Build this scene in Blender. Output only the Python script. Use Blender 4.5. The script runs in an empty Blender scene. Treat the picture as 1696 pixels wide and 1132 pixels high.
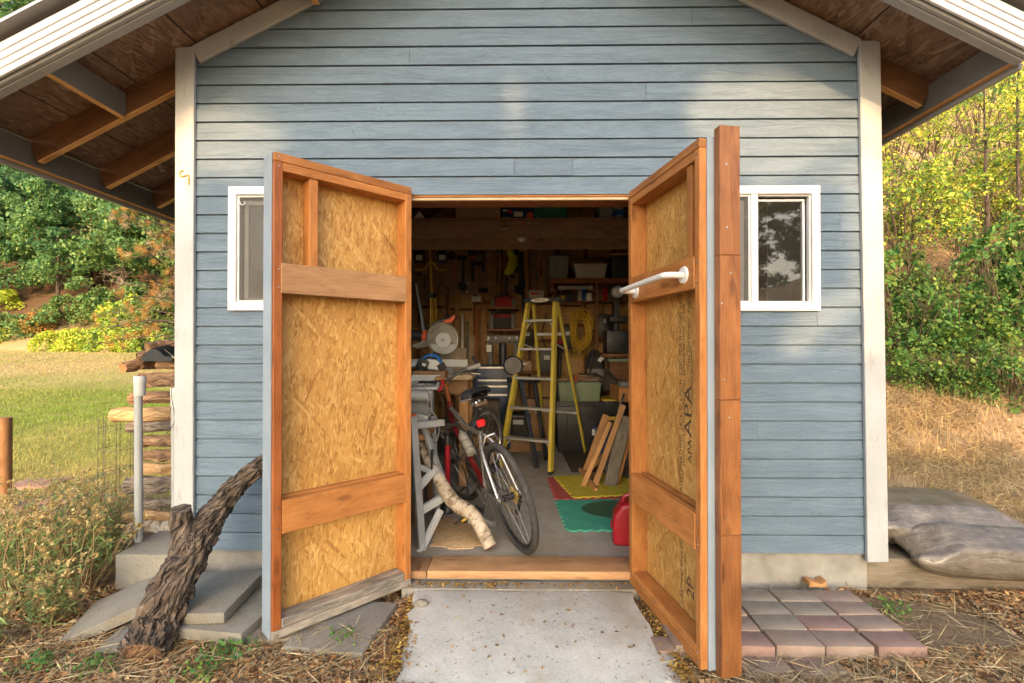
import bpy, bmesh, math, random
import numpy as np
from mathutils import Vector, Matrix, Euler
R = math.radians
SC = bpy.context.scene
COL = SC.collection
random.seed(7); RNG = np.random.default_rng(7)

# ---------------------------------------------------------------- camera
F_PX = 800.0                      # focal length in photograph pixels (photo 1696 wide)
CAM_LOC = Vector((0.0, -2.66, 1.335))
CAM_ROT = Euler((R(90.43), 0, R(0.72)), 'XYZ')
cd = bpy.data.cameras.new('camera'); cam = bpy.data.objects.new('camera', cd)
COL.objects.link(cam); SC.camera = cam
cd.sensor_width = 36; cd.lens = 36 * F_PX / 1696; cd.clip_start = .02; cd.clip_end = 600
cam.location = CAM_LOC; cam.rotation_euler = CAM_ROT
# ---------------------------------------------------------------- sky and sun
SUN_EL, SUN_AZ = R(23), R(1.5)     # the sun stands behind the photographer
w = bpy.data.worlds.new('World'); SC.world = w; w.use_nodes = True
wn = w.node_tree.nodes; sky = wn.new('ShaderNodeTexSky'); sky.sky_type = 'NISHITA'
sky.sun_disc = False; sky.sun_elevation = SUN_EL; sky.sun_rotation = R(180) + SUN_AZ
sky.air_density = 1.0; sky.dust_density = 3.5; sky.ozone_density = 1.0
wn['Background'].inputs['Strength'].default_value = 0.15
w.node_tree.links.new(sky.outputs[0], wn['Background'].inputs[0])
sl = bpy.data.lights.new('sun', 'SUN'); so = bpy.data.objects.new('sun', sl); COL.objects.link(so)
sl.energy = 2.1; sl.angle = R(0.55); sl.color = (1.0, .57, .26)
SUN_DIR = Vector((math.sin(SUN_AZ) * math.cos(SUN_EL), math.cos(SUN_EL) * math.cos(SUN_AZ), -math.sin(SUN_EL)))
so.rotation_euler = SUN_DIR.to_track_quat('-Z', 'Y').to_euler(); so.location = (0, -20, 12)
vs = SC.view_settings; vs.view_transform = 'Standard'; vs.look = 'None'; vs.exposure = 1.8; vs.gamma = 1
SC.cycles.max_bounces = 7; SC.cycles.diffuse_bounces = 5; SC.cycles.transparent_max_bounces = 16
SC.cycles.caustics_reflective = False; SC.cycles.caustics_refractive = False

# ---------------------------------------------------------------- helpers
_cm = CAM_ROT.to_matrix()
def P(px, py, Y):
    """point of the upright plane y = Y seen at a photograph pixel"""
    d = _cm @ Vector(((px - 848) / F_PX, (566 - py) / F_PX, -1))
    return CAM_LOC + d * ((Y - CAM_LOC.y) / d.y)
def PF(px, py, z):
    """point of the level plane z seen at a photograph pixel"""
    d = _cm @ Vector(((px - 848) / F_PX, (566 - py) / F_PX, -1))
    return CAM_LOC + d * ((z - CAM_LOC.z) / d.z)
def V(*a): return Vector(a)

class MB:
    def __init__(s): s.v = []; s.f = []; s.u = []
    def add(s, vs, fs, us=None):
        b = len(s.v); s.v += [tuple(v) for v in vs]
        for i, f in enumerate(fs):
            s.f.append([b + k for k in f])
            s.u.append(us[i] if us else [(vs[k][0], vs[k][2] + vs[k][1]) for k in f])
        return s
    def hexa(s, c, axes):
        """c centre; axes three half-extent vectors"""
        a = [Vector(x) for x in axes]; c = Vector(c); L = [x.length for x in a]
        sg = [(-1,-1,-1),(1,-1,-1),(1,1,-1),(-1,1,-1),(-1,-1,1),(1,-1,1),(1,1,1),(-1,1,1)]
        vs = [c + a[0]*i + a[1]*j + a[2]*k for i, j, k in sg]
        fs = [(0,3,2,1),(4,5,6,7),(0,1,5,4),(1,2,6,5),(2,3,7,6),(3,0,4,7)]
        if a[0].cross(a[1]).dot(a[2]) < 0: fs = [f[::-1] for f in fs]
        o = [random.uniform(0, 20), random.uniform(0, 20)]
        order = sorted(range(3), key=lambda q: -L[q])
        us = []
        for f in fs:
            cs = [sg[k] for k in f]
            fx = [q for q in range(3) if len({x[q] for x in cs}) == 1][0]
            ua, va = [q for q in order if q != fx]
            us.append([(o[0] + x[ua]*L[ua], o[1] + fx*.37 + x[va]*L[va]) for x in cs])
        return s.add(vs, fs, us)
    def box(s, c, size, rot=None):
        m = Matrix.Identity(3) if rot is None else (rot if isinstance(rot, Matrix) else Euler(rot).to_matrix())
        return s.hexa(c, [m @ V(size[0]/2,0,0), m @ V(0,size[1]/2,0), m @ V(0,0,size[2]/2)])
    def bb(s, x0, x1, y0, y1, z0, z1):
        return s.box(((x0+x1)/2, (y0+y1)/2, (z0+z1)/2), (abs(x1-x0), abs(y1-y0), abs(z1-z0)))
    def beam(s, p0, p1, wd, ht, up=(0,0,1)):
        p0 = Vector(p0); p1 = Vector(p1); d = p1 - p0; t = d.normalized(); up = Vector(up)
        sd = t.cross(up)
        if sd.length < 1e-4: sd = t.cross(V(0,1,0))
        sd.normalize(); u = sd.cross(t)
        return s.hexa((p0+p1)/2, [d/2, sd*wd/2, u*ht/2])
    def tube(s, pts, r, n=8, cap=True, closed=False):
        pts = [Vector(p) for p in pts]; m = len(pts)
        if not hasattr(r, '__len__'): r = [r]*m
        t0 = (pts[1]-pts[0]).normalized()
        nr = t0.orthogonal().normalized(); rings = []; lens = [0]
        for i in range(m):
            if closed: t = (pts[(i+1) % m]-pts[i-1]).normalized()
            else: t = (pts[min(i+1, m-1)]-pts[max(i-1, 0)]).normalized()
            nr = (nr - t*nr.dot(t)); nr = nr.normalized() if nr.length > 1e-6 else t.orthogonal().normalized()
            b = t.cross(nr)
            rings.append([pts[i] + (nr*math.cos(a) + b*math.sin(a))*r[i] for a in [2*math.pi*k/n for k in range(n)]])
            if i: lens.append(lens[-1] + (pts[i]-pts[i-1]).length)
        vs = [v for q in rings for v in q]; fs = []; us = []; o = random.uniform(0, 9)
        for i in range(m if closed else m-1):
            j = (i+1) % m
            for k in range(n):
                k2 = (k+1) % n
                fs.append((i*n+k, i*n+k2, j*n+k2, j*n+k))
                c = 2*math.pi*r[i]/n; l0 = lens[i]+o; l1 = (lens[j] if j else lens[-1]+.1)+o
                us.append([(l0, k*c), (l0, k*c+c), (l1, k*c+c), (l1, k*c)])
        if cap and not closed:
            fs.append(tuple(range(n))[::-1]); us.append([(math.cos(6.283*k/n)*r[0], math.sin(6.283*k/n)*r[0]) for k in range(n)][::-1])
            fs.append(tuple((m-1)*n+k for k in range(n))); us.append([(math.cos(6.283*k/n)*r[-1], math.sin(6.283*k/n)*r[-1]) for k in range(n)])
        return s.add(vs, fs, us)
    def cyl(s, p0, p1, r, r1=None, n=16): return s.tube([p0, p1], [r, r if r1 is None else r1], n)
    def lathe(s, prof, c=(0,0,0), n=20, mat=None):
        m = mat or Matrix.Identity(3); c = Vector(c); vs = []; fs = []
        for r_, z in prof:
            for k in range(n):
                a = 2*math.pi*k/n; vs.append(c + m @ V(r_*math.cos(a), r_*math.sin(a), z))
        for i in range(len(prof)-1):
            for k in range(n):
                k2 = (k+1) % n; fs.append((i*n+k, i*n+k2, (i+1)*n+k2, (i+1)*n+k))
        if prof[0][0] > 1e-5: fs.append(tuple(range(n))[::-1])
        if prof[-1][0] > 1e-5: fs.append(tuple((len(prof)-1)*n+k for k in range(n)))
        return s.add(vs, fs)
    def prism(s, poly, h0, h1, M=None):
        """poly in local xy, extruded along local z from h0 to h1, M a 4x4"""
        M = M or Matrix.Identity(4); n = len(poly)
        vs = [M @ V(x, y, h0) for x, y in poly] + [M @ V(x, y, h1) for x, y in poly]
        fs = [tuple(range(n))[::-1], tuple(range(n, 2*n))] + [(k, (k+1) % n, n+(k+1) % n, n+k) for k in range(n)]
        us = [[(poly[k][0], poly[k][1]) for k in range(n)][::-1], [(x, y) for x, y in poly]]
        for k in range(n):
            a, b = poly[k], poly[(k+1) % n]; l = math.hypot(a[0]-b[0], a[1]-b[1])
            us.append([(0, h0), (l, h0), (l, h1), (0, h1)])
        return s.add(vs, fs, us)
    def grid(s, fn, nu, nv, wrapu=False):
        vs = [fn(i/(nu if wrapu else nu-1), j/(nv-1)) for j in range(nv) for i in range(nu)]; fs = []
        for j in range(nv-1):
            for i in range(nu if wrapu else nu-1):
                i2 = (i+1) % nu; fs.append((j*nu+i, j*nu+i2, (j+1)*nu+i2, (j+1)*nu+i))
        return s.add(vs, fs)
    def build(s, name, mat, parent=None, bevel=0, smooth=False, loc=None, rot=None, seg=1, ang=35):
        me = bpy.data.meshes.new(name); me.from_pydata(s.v, [], s.f)
        ul = me.uv_layers.new(name='UVMap'); flat = []
        for u in s.u:
            for q in u: flat += [q[0], q[1]]
        ul.data.foreach_set('uv', flat)
        if bevel:
            bm = bmesh.new(); bm.from_mesh(me)
            es = [e for e in bm.edges if len(e.link_faces) == 2 and e.calc_face_angle(0) > .5]
            bmesh.ops.bevel(bm, geom=es, offset=bevel, segments=seg, affect='EDGES', clamp_overlap=True, profile=.6)
            bm.to_mesh(me); bm.free()
        if smooth or (bevel and seg > 1):
            me.shade_smooth(); me.set_sharp_from_angle(angle=R(ang))
        me.materials.append(MAT[mat] if isinstance(mat, str) else mat)
        o = bpy.data.objects.new(name, me); COL.objects.link(o)
        if parent: o.parent = parent
        if loc is not None: o.location = loc
        if rot is not None: o.rotation_euler = rot
        return o
def box1(name, mat, parent, c, size, rot=None, bevel=.002): return MB().box(c, size, rot).build(name, mat, parent, bevel)
def tag(o, label=None, cat=None, group=None, kind=None):
    if label: o['label'] = label
    if cat: o['category'] = cat
    if group: o['group'] = group
    if kind: o['kind'] = kind
    return o
def thing(name, label, cat, loc=(0,0,0), rot=(0,0,0), group=None):
    o = bpy.data.objects.new(name, None); COL.objects.link(o); o.empty_display_size = .1
    o.location = loc; o.rotation_euler = rot if hasattr(rot, '__len__') else (0,0,rot)
    return tag(o, label, cat, group)
def copy_tree(o, parent=None):
    c = o.copy(); COL.objects.link(c); c.parent = parent
    for ch in list(o.children): copy_tree(ch, c)
    return c
def arc(c, r, a0, a1, n, ux=(1,0,0), uy=(0,0,1)):
    c = Vector(c); ux = Vector(ux); uy = Vector(uy)
    return [c + ux*math.cos(a0+(a1-a0)*k/(n-1))*r + uy*math.sin(a0+(a1-a0)*k/(n-1))*r for k in range(n)]
def smooth_path(pts, k=6):
    pts = [Vector(p) for p in pts]; q = [pts[0]] + pts + [pts[-1]]; out = []
    for i in range(1, len(q)-2):
        for t in [j/k for j in range(k)]:
            a, b, c, d = q[i-1], q[i], q[i+1], q[i+2]
            out.append(.5*((2*b) + (c-a)*t + (2*a-5*b+4*c-d)*t*t + (3*b-a-3*c+d)*t**3))
    return out + [pts[-1]]
def text_mesh(name, txt, size, mat, parent, M, extrude=.0004, sx=1.0):
    cu = bpy.data.curves.new('t', 'FONT'); cu.body = txt; cu.size = size; cu.extrude = extrude
    cu.align_x = 'CENTER'; cu.align_y = 'CENTER'; cu.resolution_u = 2
    ob = bpy.data.objects.new('t', cu); COL.objects.link(ob)
    dg = bpy.context.evaluated_depsgraph_get(); me = bpy.data.meshes.new_from_object(ob.evaluated_get(dg))
    bpy.data.objects.remove(ob); bpy.data.curves.remove(cu)
    me.materials.clear(); me.materials.append(MAT[mat]); me.transform(M @ Matrix.Diagonal((sx,1,1,1)))
    o = bpy.data.objects.new(name, me); COL.objects.link(o); o.parent = parent
    return o
def frame(o, x, y):
    """4x4 with origin o, x and y axes given, z their cross product"""
    x = Vector(x).normalized(); z = x.cross(Vector(y)).normalized(); y = z.cross(x)
    return Matrix(((x[0],y[0],z[0],o[0]),(x[1],y[1],z[1],o[1]),(x[2],y[2],z[2],o[2]),(0,0,0,1)))

# ---------------------------------------------------------------- materials
MAT = {}
class NT:
    def __init__(s, name):
        s.m = bpy.data.materials.new(name); s.m.use_nodes = True; MAT[name] = s.m
        s.t = s.m.node_tree; s.p = s.t.nodes['Principled BSDF']; s.out = s.t.nodes['Material Output']
    def n(s, ty, ins=None, **kw):
        x = s.t.nodes.new('ShaderNode' + ty)
        for k, v in kw.items(): setattr(x, k, v)
        for k, v in (ins or {}).items(): s.set(x.inputs[k], v)
        return x
    def set(s, inp, v):
        if hasattr(v, 'is_linked') or isinstance(v, bpy.types.NodeSocket): s.t.links.new(v, inp)
        elif hasattr(v, 'outputs'): s.t.links.new(v.outputs[0], inp)
        else:
            if hasattr(v, '__len__') and len(v) == 3 and inp.type == 'RGBA': v = (*v, 1)
            inp.default_value = v
    def coord(s, kind='Object', scale=(1,1,1), rot=(0,0,0), loc=(0,0,0), warp=0, warp_scale=5):
        c = s.n('TexCoord').outputs[kind]
        if kind == 'Object' and False: pass
        if warp:
            nz = s.n('TexNoise', {'Vector': c, 'Scale': warp_scale, 'Detail': 2})
            c = s.n('MixRGB', {'Fac': warp, 1: c, 2: nz.outputs['Color']}, blend_type='LINEAR_LIGHT').outputs[0]
        return s.n('Mapping', {'Vector': c, 'Scale': scale, 'Rotation': rot, 'Location': loc}).outputs[0]
    def noise(s, vec, scale=5, detail=5, rough=.55, dist=0):
        return s.n('TexNoise', {'Vector': vec, 'Scale': scale, 'Detail': detail, 'Roughness': rough, 'Distortion': dist}).outputs['Fac']
    def ramp(s, fac, stops, interp='LINEAR'):
        r = s.n('ValToRGB', {'Fac': fac}); e = r.color_ramp.elements; r.color_ramp.interpolation = interp
        while len(e) < len(stops): e.new(.5)
        for q, (p, c) in zip(e, stops): q.position = p; q.color = (*c, 1) if len(c) == 3 else c
        return r.outputs[0]
    def mix(s, f, a, b, mode='MIX'): return s.n('MixRGB', {'Fac': f, 1: a, 2: b}, blend_type=mode).outputs[0]
    def math(s, op, a, b=0): return s.n('Math', {0: a, 1: b}, operation=op).outputs[0]
    def bump(s, h, strength=.3, dist=.005):
        b = s.n('Bump', {'Height': h, 'Strength': strength, 'Distance': dist}); s.set(s.p.inputs['Normal'], b); return b
    def col(s, c): s.set(s.p.inputs['Base Color'], c); return s
    def rough(s, r): s.set(s.p.inputs['Roughness'], r); return s
    def objrand(s): return s.n('ObjectInfo').outputs['Random']

def pm(name, c1, c2=None, scale=12, rough=.6, bump=0, metal=0, stretch=(1,1,1), detail=5, coord='Object', bdist=.004, spec=.4, coat=0):
    t = NT(name); t.rough(rough); t.p.inputs['Metallic'].default_value = metal
    t.p.inputs['Specular IOR Level'].default_value = spec; t.p.inputs['Coat Weight'].default_value = coat
    if c2 is None: c2 = tuple(min(1, x*1.25+.004) for x in c1); c1 = tuple(x*.82 for x in c1)
    v = t.coord(coord, stretch); nz = t.noise(v, scale, detail)
    t.col(t.ramp(nz, [(.3, c1), (.7, c2)]))
    if bump: t.bump(t.noise(v, scale*2.2, detail), bump, bdist)
    return t

def wood(name, dark, mid, light, rough=.55, rings=1.0, tone=.5, bump=.25, dirt=None):
    """sawn board; UV u runs along the board"""
    t = NT(name)
    c = t.n('TexCoord').outputs['UV']; rnd = t.objrand()
    off = t.n('CombineXYZ', {0: t.math('MULTIPLY', rnd, 37.0), 1: t.math('MULTIPLY', rnd, 11.0)})
    c = t.n('VectorMath', {0: c, 1: off}, operation='ADD').outputs[0]
    wv = t.n('Mapping', {'Vector': c, 'Scale': (.55, 5.5, 1)}).outputs[0]
    base = t.noise(wv, 2.2, 3, .5, .6)
    rg = t.math('FRACT', t.math('MULTIPLY', base, 13*rings))
    fine = t.noise(t.n('Mapping', {'Vector': c, 'Scale': (4, 160, 1)}).outputs[0], 2, 3)
    col = t.ramp(rg, [(0, mid), (.55, light), (.86, mid), (.97, dark)])
    col = t.mix(.35, col, t.ramp(fine, [(.3, dark), (.7, light)]))
    kn = t.n('TexVoronoi', {'Vector': t.n('Mapping', {'Vector': c, 'Scale': (1.9, 6, 1)}).outputs[0], 'Scale': 1.0, 'Randomness': 1}, voronoi_dimensions='2D').outputs['Distance']
    kf = t.ramp(kn, [(.045, (1,1,1)), (.10, (0,0,0))])
    col = t.mix(kf, col, tuple(x*.45 for x in dark))
    pat = t.noise(t.n('Mapping', {'Vector': c, 'Scale': (1.5, 4, 1)}).outputs[0], 2.5, 4)
    col = t.mix(tone, col, t.ramp(pat, [(.3, tuple(x*.6 for x in mid)), (.7, tuple(min(1, x*1.25) for x in light))]), 'MIX')
    hs = t.n('HueSaturation', {'Color': col, 'Value': t.n('MapRange', {0: rnd, 3: .82, 4: 1.15}).outputs[0]}).outputs[0]
    if dirt:
        dn = t.noise(t.n('Mapping', {'Vector': c, 'Scale': (2, 9, 1)}).outputs[0], 3, 6, .7)
        hs = t.mix(t.ramp(dn, [(.42, (0,0,0)), (.62, (1,1,1))]), hs, dirt)
    t.col(hs); t.rough(rough); t.p.inputs['Specular IOR Level'].default_value = .3
    t.bump(t.mix(.5, rg, fine), bump, .0012)
    return t

def osb(name, cols, sc=1.0, rough=.65, dirt=None):
    t = NT(name); c = t.n('TexCoord').outputs['UV']
    nz = t.n('TexNoise', {'Vector': c, 'Scale': 9, 'Detail': 3})
    c = t.mix(.005, c, nz.outputs['Color'], 'LINEAR_LIGHT')
    tone = None
    for k, (ang, sx, sy, thr) in enumerate([(-.12,10,46,0),(-.5,12,60,.45),(.42,11,66,.5),(-1.15,13,62,.72),(1.0,15,74,.70),(.1,24,120,.55),(-.3,6.5,44,.86),(.7,8,60,.88),(-.2,34,190,.66)]):
        v = t.n('Mapping', {'Vector': c, 'Rotation': (0,0,-ang), 'Location': (k*3.1, k*1.7, 0)}).outputs[0]
        v = t.n('Mapping', {'Vector': v, 'Scale': (sx*sc, sy*sc, 1)}).outputs[0]
        vo = t.n('TexVoronoi', {'Vector': v, 'Scale': 1, 'Randomness': 1}, voronoi_dimensions='2D')
        sp = t.n('SeparateColor', {0: vo.outputs['Color']})
        if tone is None: tone = sp.outputs[0]
        else: tone = t.mix(t.math('GREATER_THAN', sp.outputs[1], thr), tone, sp.outputs[0])
    fine = t.noise(t.n('Mapping', {'Vector': c, 'Scale': (60, 25, 1)}).outputs[0], 5, 3)
    ton2 = t.mix(.16, tone, fine)
    col = t.ramp(ton2, [(.02, cols[0]), (.11, cols[1]), (.38, cols[2]), (.66, cols[2]), (.92, cols[3])])
    big = t.noise(c, 2.2, 3)
    col = t.mix(.8, col, t.ramp(big, [(.3, (.74,.70,.66)), (.7, (1.15,1.15,1.15))]), 'MULTIPLY')
    t.col(col); t.rough(rough); t.bump(ton2, .35, .002)
    return t
# ---- shed surfaces
def siding_mat(name, a, b):
    t = NT(name); rnd = t.objrand()
    c = t.n('TexCoord').outputs['UV']
    off = t.n('CombineXYZ', {0: t.math('MULTIPLY', rnd, 53.0), 1: t.math('MULTIPLY', rnd, 17.0)})
    c = t.n('VectorMath', {0: c, 1: off}, operation='ADD').outputs[0]
    base = t.noise(t.n('Mapping', {'Vector': c, 'Scale': (1.1, 9, 1)}).outputs[0], 1.6, 2, .5, .9)
    rg = t.math('PINGPONG', t.math('MULTIPLY', base, 17.0), .5)
    fine = t.noise(t.n('Mapping', {'Vector': c, 'Scale': (9, 150, 1)}).outputs[0], 1.5, 4)
    tone = t.noise(t.n('Mapping', {'Vector': c, 'Scale': (2.2, 7, 1)}).outputs[0], 2, 5, .65)
    col = t.ramp(tone, [(.3, a), (.72, b)])
    col = t.mix(.12, col, t.ramp(rg, [(0, tuple(x*.62 for x in a)), (.22, b), (.5, b)]))
    dots = t.n('TexVoronoi', {'Vector': t.n('Mapping', {'Vector': c, 'Scale': (2.4, 8, 1)}).outputs[0], 'Scale': 1}, voronoi_dimensions='2D').outputs['Distance']
    col = t.mix(t.ramp(dots, [(.012, (.55,.55,.55)), (.03, (0,0,0))]), col, (.2,.14,.09))
    val = t.n('MapRange', {0: rnd, 3: .93, 4: 1.06}).outputs[0]
    t.col(t.n('HueSaturation', {'Color': col, 'Value': val}).outputs[0]); t.rough(.62)
    t.p.inputs['Specular IOR Level'].default_value = .3
    h = t.mix(.35, t.ramp(rg, [(0, (0,0,0)), (.25, (1,1,1))]), fine); t.bump(h, .65, .0028)
siding_mat('siding', (.108,.158,.210), (.150,.210,.270))
def paint(name, a, b, dirt, amt=.55):
    t = NT(name); c = t.coord('Object', (1,1,1)); n1 = t.noise(c, 3.5, 6, .65)
    col = t.ramp(n1, [(.3, a), (.7, b)])
    d = t.noise(t.coord('Object', (9,9,2.2)), 3, 6, .7)
    col = t.mix(t.ramp(d, [(amt, (0,0,0)), (amt+.16, (.85,.85,.85))]), col, dirt)
    t.col(col); t.rough(.5); t.bump(t.noise(t.coord('Object', (40,40,6)), 3, 4), .12, .002)
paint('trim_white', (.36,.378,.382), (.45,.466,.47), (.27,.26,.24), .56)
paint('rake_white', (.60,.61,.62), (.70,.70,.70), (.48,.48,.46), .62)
paint('rake_grey', (.29,.29,.28), (.37,.37,.355), (.25,.245,.22), .6)
paint('door_blue', (.22,.28,.34), (.30,.36,.42), (.33,.26,.2), .66)
pm('vinyl_white', (.68,.68,.67), (.74,.74,.73), 6, .35)
pm('foundation', (.20,.19,.165), (.34,.325,.285), 7, .9, .6, bdist=.012, detail=9)
def concrete(name, a, b, speck=(.12,.11,.1), stain=None):
    t = NT(name); c = t.coord('Object', warp=.02, warp_scale=30); n1 = t.noise(c, 4.5, 9, .62); n2 = t.noise(c, 90, 4, .6)
    col = t.ramp(n1, [(.3, a), (.7, b)]); col = t.mix(.3, col, t.ramp(n2, [(.3, tuple(x*.55 for x in a)), (.7, b)]))
    vo = t.n('TexVoronoi', {'Vector': c, 'Scale': 46}).outputs['Distance']
    n3 = t.noise(c, 3, 2)
    sp = t.math('MULTIPLY', t.ramp(vo, [(.16, (1,1,1)), (.24, (0,0,0))]), t.ramp(t.noise(c, 17, 3), [(.46, (0,0,0)), (.56, (1,1,1))]))
    col = t.mix(t.math('MULTIPLY', sp, .75), col, speck)
    if stain: col = t.mix(t.ramp(t.noise(c, 2.6, 8, .65), [(.50, (0,0,0)), (.68, (.75,.75,.75))]), col, stain)
    t.col(col); t.rough(.88); t.bump(t.mix(.5, n2, n1), .5, .006)
concrete('slab_concrete', (.40,.40,.36), (.60,.60,.55), (.10,.095,.085), (.36,.32,.24))
concrete('floor_concrete', (.25,.225,.185), (.40,.37,.31), (.14,.12,.1), (.30,.22,.13))
concrete('paver_grey', (.19,.178,.148), (.315,.298,.25), (.10,.09,.075), (.15,.125,.085))
pm('paver_red', (.20,.12,.095), (.33,.215,.175), 6, .85, .5, detail=8)
pm('paver_dark', (.19,.16,.125), (.33,.285,.23), 6, .9, .5, detail=8, spec=.12)
pm('paver_mauve', (.215,.155,.12), (.36,.27,.215), 6, .9, .5, detail=8, spec=.12)
wood('fir', (.19,.062,.014), (.35,.13,.032), (.47,.205,.062))
wood('fir_red', (.11,.026,.007), (.22,.06,.015), (.31,.105,.03), rough=.42)
wood('fir_light', (.40,.18,.055), (.60,.30,.10), (.72,.42,.17))
wood('post_wood', (.075,.024,.009), (.20,.072,.024), (.34,.14,.048), rough=.38, tone=.55)
wood('weathered', (.20,.165,.12), (.36,.31,.245), (.48,.43,.36), dirt=(.14,.13,.115), tone=.4)
wood('grey_timber', (.07,.054,.036), (.14,.112,.077), (.225,.185,.132), tone=.5, bump=.6)
wood('old_beam', (.12,.066,.035), (.25,.15,.083), (.36,.225,.13), tone=.5)
wood('rafter', (.07,.024,.009), (.155,.060,.021), (.24,.105,.04), tone=.45)
wood('pale_board', (.32,.22,.12), (.46,.33,.20), (.56,.43,.28))
wood('brown_board', (.12,.06,.025), (.22,.115,.05), (.30,.17,.08))
wood('clamp_wood', (.22,.095,.03), (.40,.19,.065), (.50,.27,.11))
wood('threshold', (.18,.085,.035), (.33,.175,.08), (.43,.25,.125), tone=.5)
osb('osb_gold', [(.13,.055,.012), (.34,.165,.036), (.48,.265,.068), (.62,.40,.14)])
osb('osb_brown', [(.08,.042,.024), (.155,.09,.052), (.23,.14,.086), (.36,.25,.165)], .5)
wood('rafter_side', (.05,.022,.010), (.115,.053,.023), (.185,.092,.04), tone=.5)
osb('osb_wall', [(.15,.07,.022), (.38,.20,.065), (.55,.33,.125), (.68,.45,.21)])
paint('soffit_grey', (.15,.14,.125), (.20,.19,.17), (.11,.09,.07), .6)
pm('siding_nail', (.10,.13,.16), (.16,.19,.22), 200, .6)
pm('rake_shadow', (.3,.3,.29), rough=.6)
pm('metal_roof', (.22,.24,.25), rough=.45, metal=.6)
# ---- glass
def glass(name, dirt, amt):
    t = NT(name); tr = t.n('BsdfTransparent'); gl = t.n('BsdfGlossy', {'Roughness': .02}); df = t.n('BsdfDiffuse', {'Color': dirt})
    fr = t.n('Fresnel', {'IOR': 1.5})
    m1 = t.n('MixShader', {0: fr, 1: tr, 2: gl})
    sp = t.noise(t.coord('Object', (30,30,9)), 6, 6, .75)
    m2 = t.n('MixShader', {0: t.math('MULTIPLY', t.ramp(sp, [(.35, (.15,.15,.15)), (.7, (1,1,1))]), amt), 1: m1, 2: df})
    t.t.links.new(m2.outputs[0], t.out.inputs[0])
glass('pane_dusty', (.10,.09,.07), .22); glass('pane_clear', (.3,.3,.3), .08)
def screen(name, c, amt):
    t = NT(name); m = t.n('MixShader', {0: amt, 1: t.n('BsdfTransparent'), 2: t.n('BsdfDiffuse', {'Color': (*c,1)})}); t.t.links.new(m.outputs[0], t.out.inputs[0])
screen('insect_screen', (.16,.155,.14), .42)
pm('blind', (.30,.25,.20), (.42,.36,.30), 60, .8)
# ---- simple stuff
pm('black_plastic', (.012,.012,.013), (.03,.03,.032), 8, .42)
pm('black_rubber', (.018,.018,.018), (.04,.039,.037), 30, .75, .3)
pm('tyre', (.03,.029,.027), (.065,.062,.058), 40, .8, .4)
pm('black_metal', (.02,.02,.022), (.045,.045,.05), 9, .38, metal=.5)
pm('steel', (.38,.38,.38), (.55,.55,.55), 14, .32, metal=.9)
pm('chrome', (.6,.6,.6), (.72,.72,.71), 9, .16, metal=1)
pm('silver_paint', (.42,.41,.40), (.5,.49,.47), 5, .25, metal=.75, coat=.4)
pm('grey_metal', (.27,.285,.285), (.36,.375,.37), 7, .45, metal=.25)
pm('light_grey', (.42,.44,.44), (.52,.54,.53), 7, .5)
pm('aluminium', (.42,.41,.38), (.58,.56,.52), 22, .42, metal=.65)
pm('dark_red_paint', (.08,.006,.008), (.14,.012,.014), 6, .2, coat=.6)
pm('red_plastic', (.28,.008,.016), (.38,.016,.028), 6, .35)
pm('red_light', (.55,.012,.02), (.66,.025,.03), 12, .2, coat=.5)
pm('red_cloth', (.20,.012,.018), (.30,.024,.03), 20, .85, .2)
pm('orange_plastic', (.60,.10,.025), (.70,.14,.04), 8, .45)
pm('green_bin', (.012,.13,.085), (.018,.17,.11), 6, .5)
pm('sage_bin', (.15,.19,.12), (.19,.235,.15), 6, .55)
pm('grey_bin', (.22,.24,.24), (.27,.29,.285), 6, .55)
pm('clear_bin', (.45,.42,.37), (.56,.53,.47), 6, .3)
pm('blue_paint', (.012,.03,.085), (.018,.045,.12), 6, .35, coat=.3)
pm('bright_blue', (.01,.12,.42), (.015,.16,.52), 6, .4)
pm('blue_bucket', (.02,.06,.13), (.03,.085,.17), 6, .5)
pm('ladder_yellow', (.44,.33,.03), (.54,.42,.06), 9, .5)
pm('rope_yellow', (.52,.31,.02), (.64,.42,.05), 60, .7, .3)
pm('tool_yellow', (.55,.33,.02), (.65,.42,.04), 9, .45)
pm('lime', (.42,.42,.02), (.52,.5,.04), 7, .4)
pm('cardboard', (.30,.19,.11), (.37,.245,.15), 9, .85)
pm('white_print', (.62,.6,.57), (.72,.7,.67), 9, .6)
pm('white_plastic', (.60,.60,.58), (.70,.70,.68), 8, .4)
pm('white_enamel', (.66,.66,.63), (.76,.76,.73), 12, .35)
pm('tan_plastic', (.17,.15,.125), (.25,.22,.185), 8, .45)
pm('dark_cloth', (.035,.028,.02), (.085,.066,.045), 9, .9, .5, bdist=.02)
pm('brown_cloth', (.18,.10,.05), (.28,.17,.09), 9, .9, .4, bdist=.02)
pm('grey_cloth', (.16,.14,.115), (.24,.21,.175), 14, .9, .3)
pm('foam_green', (.02,.27,.185), (.05,.36,.26), 8, .85, .3)
pm('foam_yellow', (.42,.33,.02), (.55,.45,.05), 8, .85, .3)
pm('foam_red', (.33,.055,.05), (.43,.09,.075), 8, .85, .3)
pm('mat_brown', (.045,.033,.022), (.085,.065,.045), 20, .95, .4)
pm('sawdust', (.52,.33,.16), (.70,.50,.29), 40, .95, .8, bdist=.01)
pm('ink', (.055,.042,.028), rough=.7); pm('brass', (.5,.33,.06), (.6,.42,.1), 9, .35, metal=.6)
pm('cable_grey', (.22,.22,.21), (.3,.3,.29), 9, .6)
pm('pipe_pvc', (.27,.295,.295), (.35,.37,.365), 5, .5); pm('pipe_cap', (.42,.43,.41), (.50,.51,.49), 5, .45)
pm('wire', (.10,.095,.085), rough=.5, metal=.5)
pm('copper', (.45,.16,.06), (.55,.22,.08), 9, .3, metal=.8)
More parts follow.
